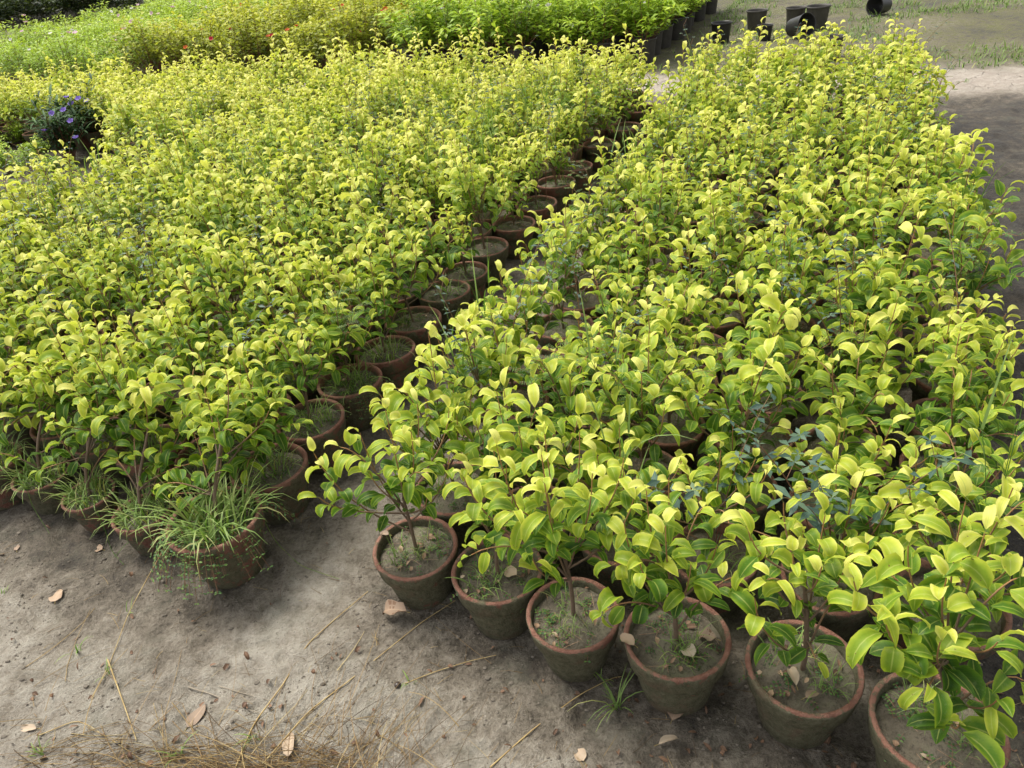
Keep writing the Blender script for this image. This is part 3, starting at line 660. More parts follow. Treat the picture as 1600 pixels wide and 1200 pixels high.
# prototypes whose foliage is one shared part
PROTO = []
for k in range(14):
    st, lv = grow(500 + k, H=.43 * (.9 + .02 * k), spread=.19, nbr=9 + k % 4, gap=.023, tint0=.08 + .10 * ((k * 5) % 14) / 13)
    mb = MB()
    for Mx, sh, tn in lv:
        V, F, uv = LO[sh]; mb.add(V @ Mx[:3, :3].T + Mx[:3, 3], F, tn, uv)
    PROTO.append((st, mb, st.mesh('stem', M_bark), mb.mesh('foliage', M_leaf)))
rest_leaf, rest_stem, rest_pot = MB(), MB(), MB()
count_leaf = 0
for idx, p in enumerate(POTS_S):
    x, y, r, key = p; b, i, j = key; sc = r / .130
    q = np.random.default_rng(1000 + idx)
    zb = float(ground_h(np.array(x), np.array(y))) - .004
    c = np.array([x, y, zb])
    hsc = q.uniform(.80, 1.17) * (.95 if b == 'R' and i > 18 else 1.)
    if idx >= N_IND:
        pr = PROTO[q.integers(14)]; Mx = mat4(rotz(q.uniform(0, 6.28)) * 1.0, c + [0, 0, .176], hsc)
        rest_leaf.merge(pr[1].arrays(), Mx, q.uniform(-.02, .14)); rest_stem.merge(pr[0].arrays(), Mx)
        for part in POT_LO[q.integers(2)]: rest_pot.merge(part.arrays(), mat4(None, c, sc))
        continue
    root = bpy.data.objects.new('potted_fig', None); COL.objects.link(root); root.location = c; root.empty_display_size = .1
    tag(root, fig_label(p, key), 'potted plant', 'figs in clay pots')
    left = b == 'L'
    k5 = int(q.integers(5)); clean = left and q.random() < .8 or (b == 'R' and key not in SPECIAL and q.random() < .5)
    pm = POTM[k5]; tilt = rotx(q.normal(0, .018)) @ rotz(q.uniform(0, 6.28)); zsc = sc * (1.0 if r > .11 else 1.05)
    pot = link('pot', pm[2 if clean else 0], root, Mx=mat4(tilt, (0, 0, 0), sc)); link('rim', pm[3 if clean else 1], pot)
    link('soil', SOILM[int(q.integers(4))], root, Mx=mat4(tilt, (0, 0, 0), sc))
    sz = .176 * sc
    if idx < N_LEAFY or key in SPECIAL:
        kw = {}
        edge = np.zeros(2)
        if left and j == 0 and i >= 0: edge = -V2 * .035 + U2 * .02
        if b == 'R' and j == 0 and i > 0: edge = -V2 * .06
        if left and i == -1: edge = U2 * .20
        if key in SPECIAL:
            s = SPECIAL[key]; cc = (x, y)
            kw = dict(tips=[tw(px, py, cc, dd) for px, py, dd in s['tips']], trunk_top=tw(s['trunk'][0], s['trunk'][1], cc, -.01), leaf_s=s.get('leaf', .95), gap=.0275)
            tn0 = .02
        else:
            kw = dict(lean=tuple(edge + q.uniform(-.03, .03, 2)), H=.42 * hsc, spread=.19 if not (left and j == 0) else .17, **(dict(trunk_top=[edge[0] * .7, edge[1] * .7, .25]) if left and i == -1 else {}), nbr=int(q.integers(8, 13)) if i >= 0 else 7, gap=.0235 if idx < 60 else .025, leaf_s=q.uniform(.92, 1.1))
            tn0 = .07 + q.normal(0, .07)
        st, lv = grow(2000 + idx, tint0=tn0, **kw)
        link('stem', st.mesh('stem', M_bark), root, loc=(0, 0, sz))
        for Mx, sh, tn in lv:
            Mx = Mx.copy(); Mx[2, 3] += sz; link('leaf', leaf_mesh(sh, tn), root, Mx=Mx); count_leaf += 1
    else:
        pr = PROTO[int(q.integers(14))]; off = (-V2 * .05 if (left and j == 0) else np.zeros(2))
        Mx = mat4(rotz(q.uniform(0, 6.28)), (0, 0, sz), hsc); link('stem', pr[2], root, Mx=Mx)
        if left and j == 0: Mx[:3, :3] = mat4(None)[:3, :3] @ np.array([[1, 0, off[0] / .3], [0, 1, off[1] / .3], [0, 0, 1]]) @ Mx[:3, :3]; Mx[:2, 3] += 0
        fo = link('foliage', pr[3], root, Mx=Mx); fo['kind'] = 'stuff'
    # weeds in the pot
    def weed(me, dx=0., dy=0., s=1., rz=None, dz=0.):
        o = link(me.name.split('.')[0], me, root, Mx=mat4(rotz(q.uniform(0, 6.28) if rz is None else rz), (dx, dy, sz + dz), s)); o['kind'] = 'stuff'
    if b == 'L' and (i == -1 or (i <= 3 and j <= 2)):
        for k in range(2 if i == -1 else 1): weed(TUFT_BIG[int(q.integers(4))], s=.75 * sc if i > -1 else 1.05 * sc)
        weed(CREEP[int(q.integers(4))], s=sc)
        if key == ('L', -1, 0):
            weed(TUFT_BIG[0], s=1.0, dy=-.03)
            for k, a in enumerate((2.3, -.4, -1.0, .3)): weed(CREEP_SP[k % 2], s=1.2, rz=a)
        if key == ('L', 2, 0): weed(CREEP_SP[0], s=1.0, rz=.9); weed(CREEP_SP[1], s=.9, rz=.4)
    elif key in SPECIAL:
        link('soil_litter', POTLIT[j % 3], root, loc=(0, 0, sz))['kind'] = 'stuff'
        for k in range(3): weed(TUFT[int(q.integers(4))], q.uniform(-.06, .06), q.uniform(-.05, .06), q.uniform(.45, .95))
        weed(CREEP[int(q.integers(4))], s=.9)
    elif idx < 220:
        if left and j == 0: weed(CREEP[int(q.integers(4))], s=1.)
        if q.random() < .6: link('soil_litter', POTLIT[int(q.integers(3))], root, Mx=mat4(rotz(q.uniform(0, 6)), (0, 0, sz), sc))['kind'] = 'stuff'
        if q.random() < .7: weed(TUFT[int(q.integers(4))], q.uniform(-.05, .05), q.uniform(-.05, .05), q.uniform(.6, 1.2))
        if q.random() < .5: weed(CREEP[int(q.integers(4))], s=.9)
    if key not in SPECIAL and i > 0:
        if q.random() < .34: weed(SPURGE[int(q.integers(6))], q.uniform(-.07, .07), q.uniform(-.07, .07), q.uniform(.95, 1.25))
        if b == 'L' and j <= 6 and i > 9:
            for m_ in range(2):
                if q.random() < .5: weed((SPURGE + STALK + FERN)[int(q.integers(12))], q.uniform(-.09, .09), q.uniform(-.09, .09), q.uniform(1.0, 1.3))
        if q.random() < (.32 if b == 'L' else .16): weed(STALK[int(q.integers(3))], q.uniform(-.07, .07), q.uniform(-.07, .07), q.uniform(.8, 1.15))
        if q.random() < .10: weed(FERN[int(q.integers(3))], q.uniform(-.07, .07), q.uniform(-.07, .07), q.uniform(.95, 1.2))
    if key == ('R', 1, 4) or key == ('R', 1, 3):
        weed(spurge(301 + j, .40, 3, .042, .22, 8).mesh('spurge_weed', [M_blue, M_redstem]), 0, 0, 1.1)
if rest_leaf.n:
    o = link('potted_figs_far', rest_leaf.mesh('foliage', M_leaf)); o['kind'] = 'stuff'
    ps = link('stems', rest_stem.mesh('stems', M_bark), o); ps['kind'] = 'stuff'; pp = link('pots', rest_pot.mesh('pots', M_clay), o); pp['kind'] = 'stuff'
print('pots', len(POTS_S), 'leaf objects', count_leaf)

# ---------------------------------------------------------------- purple flowered plants
def ruellia(seed, H=.5):
    q = np.random.default_rng(seed); st, lf = MB(), MB(); heads = []
    for s in range(38):
        a = q.uniform(0, 6.28); l = q.uniform(.02, .25); h = H * q.uniform(.45, 1.0)
        P = bez([[.03 * cos(a), .03 * sin(a), 0], [l * .3 * cos(a), l * .3 * sin(a), h * .5], [l * .8 * cos(a), l * .8 * sin(a), h * .9], [l * cos(a), l * sin(a), h]], 8)
        V, F = tube(P, np.linspace(.003, .0015, 8), 4); st.add(V, F, .3); heads.append(P[-1])
        for i in range(2, 8):
            for sg in (0, pi):
                b = i * 1.57 + sg + q.uniform(-.4, .4); V, F, uv = leaf_geom(q.uniform(.10, .17), q.uniform(.014, .022), q.uniform(.3, 1.5), .2, 4, 2, 0, 0, 0, q=q)
                Rm = frame([cos(b), sin(b), q.uniform(.5, 1.3)]); lf.add(V @ Rm.T + P[i], F, q.uniform(.1, .95), uv)
    return st, lf, heads
def flower_mb(R=.022, n=5, cup=.35, seed=0):
    q = np.random.default_rng(seed); mb = MB()
    for k in range(n):
        V, F, uv = leaf_geom(R, R * .95, -cup, .2, 3, 2, .05, 0, 0, tip=-.8, q=q); Rm = frame([cos(k * 2 * pi / n), sin(k * 2 * pi / n), .35])
        mb.add(V @ Rm.T, F, uv[:, 1] * .6 + .4, uv)
    return mb
FL = {n: flower_mb(r, 5, c).mesh('flower', m) for n, m, r, c in (('purple', M_purple, .030, .4), ('white', M_white, .032, .3), ('pink', M_pink, .036, .3), ('red', M_red, .030, .5), ('orange', M_orange, .030, .5))}
FL['purple'].materials.clear(); FL['purple'].materials.append(M_purple)
def flower_at(root, kind, P, s=1.0):
    o = link('flower', FL[kind], root, Mx=mat4(rotx(random.uniform(-.7, .9)) @ rotz(random.uniform(0, 6)), P, s)); return o
rs, rl, heads = ruellia(5)
me_s, me_l = rs.mesh('stem', M_redstem), rl.mesh('foliage', M_ruel)
for k, (px, py, s, lab, fl) in enumerate([(140, 226, 1.1, 'dark narrow-leaved plant with purple flowers, right one of the clump at the left', [(123, 155), (136, 159), (104, 153), (112, 163)]),
                                          (108, 246, 1.0, 'dark narrow-leaved plant with purple flowers, left one of the clump at the left', [(100, 173), (70, 205), (82, 178), (111, 190), (119, 216)])]):
    c = at(px, py, .05); c[2] = -.01
    root = bpy.data.objects.new('purple_flowered_plant', None); COL.objects.link(root); root.location = c; tag(root, lab, 'flowering plant', 'purple flowered plants among the figs')
    Mx = mat4(rotz(k * 2.), (0, 0, 0), s * 1.15); link('stem', me_s, root, Mx=Mx); f = link('foliage', me_l, root, Mx=Mx); f['kind'] = 'stuff'
    for (fx_, fy_) in fl:
        P = at_y(fx_, fy_, c[1] - .18); flower_at(root, 'purple', P - c, 1.25)

# ---------------------------------------------------------------- flowering shrub beds behind
def shrub_proto(seed, H, Rd, n, L, wd, mat, shoots=16, stemmat=M_redstem):
    q = np.random.default_rng(seed); st, lf = MB(), MB(); tops = []
    for s in range(shoots):
        a = s * 2.4 + q.uniform(-.4, .4); l = Rd * math.sqrt((s + .5) / shoots) * q.uniform(.8, 1.15); h = H * (1 - .45 * (l / Rd) ** 2) * q.uniform(.75, 1.12)
        P = bez([[.02 * cos(a), .02 * sin(a), 0], [l * .35 * cos(a), l * .35 * sin(a), h * .4], [l * .85 * cos(a), l * .85 * sin(a), h * .75], [l * cos(a), l * sin(a), h]], 9)
        V, F = tube(P, np.linspace(.004, .0015, 9), 3); st.add(V, F, .3); tops.append(P[-1])
        m = n // shoots
        for i in range(m):
            t = q.uniform(.18, 1) ** .7; x = t * 8; i0 = min(7, int(x)); p = P[i0] + (P[i0 + 1] - P[i0]) * (x - i0)
            b = q.uniform(0, 6.28); off = np.array([cos(b), sin(b), q.uniform(-.2, .9)]) * q.uniform(0, .045)
            V, F, uv = leaf_geom(L * q.uniform(.7, 1.25), wd * q.uniform(.8, 1.2), q.uniform(.1, 1.0), .25, 2, 2, 0, 0, 0, q=q)
            hz = np.clip(p[2] / H, 0, 1); Rm = frame([cos(b), sin(b), q.uniform(-.2, .9)], [q.uniform(-.5, .5), q.uniform(-.5, .5), 1])
            lf.add(V @ Rm.T + p + off, F, float(np.clip(.15 + .6 * hz * t + q.normal(0, .14), 0, 1)), uv)
    return st.mesh('stem', stemmat), lf.mesh('foliage', mat), tops
SH_R = [shrub_proto(700 + k, .62, .36, 640, .085, .034, M_shrub_g) for k in range(4)]
SH_M = [shrub_proto(720 + k, .66, .36, 760, .050, .036, M_shrub_y, 20) for k in range(4)]
SH_L = [shrub_proto(740 + k, .62, .36, 800, .065, .020, M_shrub_g, 20) for k in range(4)]
def nursery_pot(R=.13, H=.25, seed=0, mat=None, name='plastic_pot'):
    prof = [(.0, 0), (R * .74, 0), (R * .77, .01), (R * .93, H * .9), (R * .95, H * .92), (R * 1.0, H * .93), (R * 1.02, H), (R * .97, H * 1.0), (R * .93, H * .94), (R * .74, .02), (0, .018)]
    V, F = lathe(prof, 28, .012, seed); return MB().add(V, F).mesh(name, mat or M_black)
BAG = [nursery_pot(.15, .27, k, M_bag) for k in range(3)]
def ssoil(R, z):
    th = np.arange(20) * 2 * pi / 20; V = [[0, 0, z + .01]] + [[R * cos(t), R * sin(t), z] for t in th]
    return MB().add(V, np.array([[0, i + 1, (i + 1) % 20 + 1] for i in range(20)])).mesh('soil', M_soil)
BAGSOIL = ssoil(.138, .24)
def shrub_bed(name, protos, v0, v1, u0, u1, du, dv, cat, desc, grp, kinds, pf, pots=False, slant=0.0, hs=1.0, zoff=0.):
    nrow = 0; i = 0; uu = u0; bag = 0
    while uu < u1:
        n = int((v1 - v0) / dv) + 1
        for j in range(n):
            vv = v1 - j * dv + random.uniform(-.06, .06); u2 = uu + random.uniform(-.06, .06) + slant * (v1 - vv)
            x, y = O_L + U2 * u2 + V2 * vv
            a, b_, z = proj([x, y, .45 * hs])
            if not (-40 < a < 1640 and b_ > -45): continue
            k = random.randrange(len(protos)); st, lf, tops = protos[k]; zb = float(ground_h(np.array(x), np.array(y))) - .005
            root = bpy.data.objects.new(name, None); COL.objects.link(root); root.location = (x, y, zb)
            tag(root, f'{desc}, {ORD[i]} row back, {ORD[min(j, 23)]} from the right', cat, grp)
            s = random.uniform(.78, 1.28) * hs; dz = 0.
            if pots and (j <= 1 or i <= 1):
                link('plastic_pot', BAG[random.randrange(3)], root); link('soil', BAGSOIL, root); dz = .13
            rz = random.uniform(0, 6.28); Mx = mat4(rotz(rz), (0, 0, dz), s * (1 if not dz else .95))
            link('stem', st, root, Mx=Mx); f = link('foliage', lf, root, Mx=Mx); f['kind'] = 'stuff'
            for t in tops:
                if random.random() < pf: P = Mx[:3, :3] @ t + Mx[:3, 3] + [0, 0, .02]; flower_at(root, random.choice(kinds), P, random.uniform(.9, 1.5))
        uu += du; i += 1
shrub_bed('flowering_shrub', SH_R, -3.9, -.85, 7.55, 16.5, .50, .46, 'shrub', 'bright green white-flowered shrub at the back', 'green shrubs in plastic pots', ['white', 'white', 'pink'], .11, pots=True, slant=-.13, hs=1.24)
shrub_bed('olive_shrub', SH_M, -8.3, -4.7, 7.3, 17.5, .52, .50, 'shrub', 'olive-yellow shrub in middle back bed', 'olive shrubs with a few red flowers', ['red', 'red', 'orange'], .03, slant=-.05, hs=1.15)
shrub_bed('cosmos_bush', SH_L, -14.5, -8.8, 6.6, 17, .56, .55, 'shrub', 'feathery green bush in back left bed', 'green bushes with pink and white flowers', ['pink', 'white', 'white'], .05, hs=1.05)

# dark trees at the top left
def tree(x, y, H, seed, lab):
    q = np.random.default_rng(seed); root = bpy.data.objects.new('shade_tree', None); COL.objects.link(root); root.location = (x, y, -.05); tag(root, lab, 'tree', 'dark trees at the top left')
    tr = MB(); cr = MB(); P = bez([[0, 0, 0], [.1, 0, H * .2], [q.uniform(-.3, .3), 0, H * .35], [q.uniform(-.4, .4), q.uniform(-.4, .4), H * .5]], 9)
    V, F = tube(P, np.linspace(.24, .14, 9) + .08 * np.exp(-np.arange(9) * 1.5), 10); tr.add(V, F, 0)
    ends = []
    for k in range(11):
        a = k * 2.4; S0 = P[int(q.integers(3, 9))]; E = S0 + np.array([cos(a) * q.uniform(1.2, 2.6), sin(a) * q.uniform(1.2, 2.6), q.uniform(-.6, H * .45)])
        Q = bez([S0, S0 + (E - S0) * [.3, .3, .6], S0 + (E - S0) * [.7, .7, .95], E], 7); V, F = tube(Q, np.linspace(.09, .02, 7), 6); tr.add(V, F, 0)
        ends += [Q[3], Q[4], Q[5], Q[6]]
    for e in ends:
        for m in range(230):
            d = norm(q.normal(size=3)) * q.uniform(.1, 1) ** .5 * q.uniform(.5, 1.0); p = e + d * [1, 1, .7]
            V, F, uv = TL[int(q.integers(4))]; a = q.uniform(0, 6.28); Rm = rotz(a) @ rotx(q.uniform(-.9, .7)); cr.add(V @ Rm.T * q.uniform(.8, 1.4) + p, F, float(np.clip(.45 + .3 * d[2] + q.normal(0, .15), 0, 1)), uv)
    link('trunk', tr.mesh('trunk', M_trunk), root); c = link('crown', cr.mesh('crown', M_tree), root); c['kind'] = 'stuff'
TL = [leaf_geom(.15, .075, .5, .2, 2, 1, 0, 0, 0, q=np.random.default_rng(k)) for k in range(4)]
TL = [(V, F, uv) for V, F, uv in TL]
for k, (px, py, H, lab) in enumerate([(4, 34, 6.5, 'dark trunk and low crown at the very top left corner'), (55, 22, 6.0, 'dark tree right of the trunk in the top left corner'), (105, 14, 6.8, 'dark tree above the pink flowered bushes'), (165, 8, 6.2, 'rightmost dark tree along the top left edge')]):
    c = at(px, py, 0); tree(c[0], c[1], H, 800 + k, lab)
# low dark thicket under the trees
SH_D = [shrub_proto(760 + k, 1.0, .8, 1100, .11, .05, M_tree, 18, M_trunk) for k in range(2)]
for k in range(16):
    px = -30 + k * 17; c = at(px, 40 - k * 1.6 + (k % 3) * 4, 0)
    root = bpy.data.objects.new('dark_bush', None); COL.objects.link(root); root.location = (c[0], c[1], -.02); tag(root, f'dark bush under the trees at top left, {ORD[k]} from the left edge', 'bush', 'dark thicket under the trees')
    st, lf, _ = SH_D[k % 2]; s = random.uniform(1.2, 1.7); Mx = mat4(rotz(random.uniform(0, 6)), (0, 0, 0), s); link('stem', st, root, Mx=Mx); f = link('foliage', lf, root, Mx=Mx); f['kind'] = 'stuff'

# small light-green weeds near the bare soil at the left
for k, (px, py, s, lab) in enumerate([(12, 205, .55, 'low light green weed at the left edge by the bare soil'), (45, 262, .42, 'low light green weed between the bare soil and the purple flowers'), (85, 268, .38, 'small green weed in front of the purple flowered plants'), (20, 170, .6, 'green weed behind the bare soil at the left edge'), (35, 222, .45, 'green weed in the middle of the bare patch at left'), (-5, 250, .5, 'green weed cut by the left edge below the bare patch'), (62, 240, .4, 'leafy weed touching the purple flowered clump'), (10, 262, .45, 'low weed at the front of the bare patch')]):
    c = at(px, py, .05); root = bpy.data.objects.new('leafy_weed', None); COL.objects.link(root); root.location = (c[0], c[1], -.005); tag(root, lab, 'weed', 'green weeds at the left edge')
    st, lf, _ = SH_R[k % 4]; Mx = mat4(rotz(k), (0, 0, 0), s); link('stem', st, root, Mx=Mx); f = link('foliage', lf, root, Mx=Mx); f['kind'] = 'stuff'

# ---------------------------------------------------------------- empty black pots on the weedy ground
BP = [nursery_pot(.125, .24, 20 + k, M_bag if k % 2 else M_black) for k in range(4)]
for k, (px, py, mode, s, lab) in enumerate([
    (1126, 66, 'up', 1.0, 'empty black pot standing alone at the left of the scattered pots'),
    (1181, 47, 'up', 1.05, 'empty black pot just behind the tallest yellow shoot'),
    (1194, 62, 'up', .75, 'small black pot half hidden by yellow leaves'),
    (1241, 42, 'up', 1.0, 'black pot standing behind the toppled pot'),
    (1236, 58, 'front', 1.05, 'toppled black pot with its open mouth facing the camera'),
    (1275, 45, 'up', 1.15, 'empty upright black pot, rightmost of the main cluster'),
    (1382, 22, 'side', .95, 'black pot lying on its side, away on the right'),
    (1298, 92, 'up', .9, 'black pot half hidden behind the back edge of the right bed')]):
    c = at(px, py, 0); o = link('black_pot', BP[k % 4]); z = float(ground_h(np.array(c[0]), np.array(c[1])))
    if mode == 'up': R = rotz(k)
    elif mode == 'front': R = rotz(.35) @ rotx(1.35)
    else: R = rotz(-1.1) @ rotx(1.5)
    off = [0, 0, z - .004] if mode == 'up' else [0, 0, z + .105]
    o.matrix_basis = Matrix(mat4(R, c * [1, 1, 0] + off, s).tolist()); tag(o, lab, 'plant pot', 'empty black pots on the ground')

# ---------------------------------------------------------------- ground litter
def dry_leaf(px, py, L, Wd, rz, tint, lab, z=0.0, bend=.6, fold=.35, wav=.08, seed=0, group='dead leaves on the mud', twist=.4):
    q = np.random.default_rng(seed); V, F, uv = leaf_geom(L, Wd, bend, fold, 8, 4, wav, twist, .012, q=q); V = V - [0, L * .5, 0]
    # two-sided thickness
    n = len(V); V2_ = V.copy(); V2_[:, 2] += .0006; mb = MB(); mb.add(V, F, tint, uv); mb.add(V2_, F[:, ::-1], tint, uv)
    Vm = np.concatenate(mb.v); lo = Vm[:, 2].min()
    c = at(px, py, z); g = float(ground_h(np.array(c[0]), np.array(c[1]))) if z == 0 else z
    o = link('dead_leaf', mb.mesh('dead_leaf', M_dry)); o.location = (c[0], c[1], g - lo - .001 if z == 0 else z - lo); o.rotation_euler = (0, 0, rz); tag(o, lab, 'leaf', group)
dry_leaf(88, 935, .055, .045, .3, .62, 'tan dead leaf on the mud at the far left', seed=1, fold=.2, bend=.3)
dry_leaf(157, 857, .035, .028, 1.2, .60, 'small tan dead leaf near the small clay pots', seed=2, bend=.3)
dry_leaf(622, 968, .100, .045, 1.1, .32, 'large curled brown leaf lying before the corner pot', seed=3, bend=.9, wav=.16, fold=.5)
dry_leaf(1054, 1123, .060, .042, -.6, .32, 'brown dead leaf in front of the fourth pot', seed=4, bend=.5)
dry_leaf(1038, 1164, .055, .018, -1.3, .9, 'pale rolled dead leaf at the bottom, below the brown one', seed=5, bend=.5, fold=1.4)
dry_leaf(451, 1168, .075, .032, .15, .72, 'pale tan dead leaf among the straw at the bottom', seed=6, bend=.4)
dry_leaf(300, 1120, .07, .045, -.4, .12, 'dark reddish leaf pressed into the mud', seed=7, bend=.1, fold=.05, wav=.02)
dry_leaf(910, 1184, .035, .03, .4, .85, 'tiny pale leaf scrap at the bottom edge', seed=8, bend=.2)
dry_leaf(48, 1137, .055, .02, 1.4, .85, 'pale broken leaf by the straw at bottom left', seed=9, bend=.3)
dry_leaf(25, 857, .03, .022, .5, .25, 'reddish chip on the mud at the left edge', seed=10, bend=.1, fold=.05)
pz = .178
dry_leaf(803, 902, .045, .035, .9, .80, 'pale dead leaf on the soil of the second front pot', z=pz, seed=11, group='dead leaves in pots')
dry_leaf(1078, 1030, .050, .034, .2, .95, 'whitish curled leaf on the soil of the fourth front pot', z=pz, seed=12, bend=1., group='dead leaves in pots')
dry_leaf(1240, 1068, .055, .022, -.1, .92, 'pale rolled leaf standing on the soil of the fifth front pot', z=pz, seed=13, fold=1., group='dead leaves in pots')
dry_leaf(1262, 1092, .040, .02, -1.2, .40, 'orange brown leaf inside the near rim of the fifth pot', z=pz, seed=14, group='dead leaves in pots')
dry_leaf(985, 1008, .050, .026, .6, .75, 'yellowed leaf over the left rim of the fourth pot', z=.196, seed=15, group='dead leaves in pots')
dry_leaf(606, 838, .035, .018, 1.0, .15, 'dark curled leaf on the soil of the corner pot', z=pz, seed=16, group='dead leaves in pots')
dry_leaf(540, 598, .05, .022, -1.3, .45, 'orange dead leaf in a weedy pot beside the gap', z=.182, seed=17, group='dead leaves in pots')
dry_leaf(1110, 1000, .05, .03, .9, .2, 'brown crumpled leaf on the right of the fourth pot soil', z=pz, seed=18, wav=.2, group='dead leaves in pots')

# long straws and twigs
def strand(name, pts, r, tint, mat, lab, cat, group, lift=.004, ends=None):
    P = []
    for t in pts:
        z = t[2] if len(t) > 2 else 0.; c = at(t[0], t[1], z); c[2] = z + (float(ground_h(np.array(c[0]), np.array(c[1]))) + lift if z == 0 else 0); P.append(c)
    P = np.array(P); n = len(P); tt = np.linspace(0, n - 1, 6 * (n - 1) + 1); Q = np.stack([np.interp(tt, np.arange(n), P[:, k]) for k in range(3)], 1)
    for k in range(2): Q[1:-1] = (Q[:-2] + 2 * Q[1:-1] + Q[2:]) / 4
    V, F = tube(Q, np.linspace(r, r * .5, len(Q)), 5); mb = MB().add(V, F, np.repeat(np.clip(tint + .15 * np.sin(np.arange(len(Q)) * 1.7), 0, 1), 5)); o = link(name, mb.mesh(name, mat)); tag(o, lab, cat, group); return Q
G1 = 'straws on the mud'
strand('straw', [(262, 848, .16), (232, 900, .05), (200, 962), (172, 1035), (140, 1090)], .0018, .85, M_straw, 'long pale straw running down from the overgrown corner pot', 'straw', G1)
strand('straw', [(168, 1030), (190, 1090), (212, 1155)], .0024, .8, M_straw, 'thick golden straw joining the pale one at bottom left', 'straw', G1)
strand('straw', [(365, 1200), (395, 1130), (440, 1065), (480, 1005), (525, 965), (575, 925)], .0024, .8, M_straw, 'long golden straw rising from the bottom towards the brown leaf', 'straw', G1)
strand('straw', [(405, 1198), (480, 1110), (545, 1060), (600, 1018), (660, 975), (712, 942)], .0020, .7, M_straw, 'straw passing under the large curled leaf', 'straw', G1)
strand('straw', [(765, 1195), (830, 1138), (905, 1085), (960, 1058), (1000, 1052)], .0020, .75, M_straw, 'single golden straw before the third pot', 'straw', G1)
strand('straw', [(632, 1068), (680, 1048), (735, 1030), (775, 1022)], .0015, .8, M_straw, 'short straw with green end at the centre bottom', 'straw', G1)
strand('straw', [(60, 1150), (120, 1120), (190, 1165), (235, 1195)], .0015, .75, M_straw, 'thin curved straw at bottom left of the heap', 'straw', G1)
strand('straw', [(255, 1195), (253, 1130), (275, 1050), (283, 1015)], .0010, .55, M_straw, 'hair-thin brown straw upright left of centre bottom', 'straw', G1)
strand('twig', [(290, 1066), (330, 1078), (370, 1100), (405, 1108)], .0022, .8, M_twig, 'grey forked twig on the mud above the straw heap', 'twig', 'twigs on the mud')
strand('twig', [(338, 1064), (375, 1080), (430, 1092)], .0016, .9, M_twig, 'second thin grey twig beside the forked one', 'twig', 'twigs on the mud')
strand('twig', [(430, 840), (470, 875), (520, 905), (555, 912)], .0014, .5, M_twig, 'dry stem lying in the gap between the two beds', 'twig', 'twigs on the mud')
strand('twig', [(660, 1080), (700, 1150), (705, 1190)], .0012, .6, M_twig, 'thin dead stem at the centre bottom', 'twig', 'twigs on the mud')

# heap of dry grass along the bottom left edge
q = np.random.default_rng(77); hb = MB()
def lay(px, py, ln, az, r, tint, lift=.01):
    c = at(px, py, 0); g = float(ground_h(np.array(c[0]), np.array(c[1]))); n = 6; s = np.linspace(-.5, .5, n); cv = q.uniform(-.25, .25)
    X = c[0] + ln * (s * cos(az) - cv * s * s * sin(az)); Y = c[1] + ln * (s * sin(az) + cv * s * s * cos(az)); Z = g + lift * (1 - (2 * s) ** 2) + q.uniform(.001, .006) + lift * q.uniform(-.4, .6) * s
    V, F = tube(np.stack([X, Y, np.maximum(Z, ground_h(X, Y) + .001)], 1), np.linspace(r, r * .5, n), 3); hb.add(V, F, tint)
for k in range(400):
    t = q.random()
    if t < .62: px, py = q.normal(330, 150), 1215 - abs(q.normal(0, 32)); az = q.normal(-.25, .5)
    elif t < .88: px, py = q.normal(560, 60), 1200 - abs(q.normal(0, 70)); az = q.normal(1.15, .35)
    else: px, py = q.uniform(60, 760), 1200 - abs(q.normal(0, 120)); az = q.uniform(0, 3.14)
    lay(px, py, q.uniform(.06, .30), az, q.uniform(.0004, .0015), float(np.clip(q.normal(.45, .3), 0, 1)), q.uniform(.0, .03))
for k in range(500):
    lay(q.uniform(-50, 1600), q.uniform(780, 1220), q.uniform(.01, .07), q.uniform(0, 3.14), q.uniform(.0004, .0010), float(np.clip(q.normal(.4, .3), 0, 1)), .003)
o = link('dry_grass', hb.mesh('dry_grass', M_straw)); o['kind'] = 'stuff'

# soil crumbs
ico = np.array([[0, 0, 1], [.89, 0, .45], [.28, .85, .45], [-.72, .53, .45], [-.72, -.53, .45], [.28, -.85, .45], [.72, .53, -.45], [-.28, .85, -.45], [-.89, 0, -.45], [-.28, -.85, -.45], [.72, -.53, -.45], [0, 0, -1]])
icf = np.array([[0, 1, 2], [0, 2, 3], [0, 3, 4], [0, 4, 5], [0, 5, 1], [1, 6, 2], [2, 7, 3], [3, 8, 4], [4, 9, 5], [5, 10, 1], [2, 6, 7], [3, 7, 8], [4, 8, 9], [5, 9, 10], [1, 10, 6], [6, 11, 7], [7, 11, 8], [8, 11, 9], [9, 11, 10], [10, 11, 6]])
cb = MB(); n = 14000; XY = np.stack([q.uniform(-2.2, 1.6, n), q.uniform(.75, 3.2, n)], 1)
dens = fbm(XY[:, 0] * 2.5, XY[:, 1] * 2.5, 3); near = np.min(np.hypot(XY[:, None, 0] - A[None, :60, 0], XY[:, None, 1] - A[None, :60, 1]), 1)
XY = XY[(dens + .4 * (near < .26) > .52)]
gz = ground_h(XY[:, 0], XY[:, 1]); sz_ = q.gamma(1.6, .0012, len(XY)) + .0010
for k in range(len(XY)):
    cb.add(ico * (1 + q.normal(0, .16, (12, 1))) * sz_[k] * [1, q.uniform(.6, 1), .6] + [XY[k, 0], XY[k, 1], gz[k] + sz_[k] * .2], icf, .5)
o = link('soil_crumbs', cb.mesh('soil_crumbs', M_crumb, False)); o['kind'] = 'stuff'

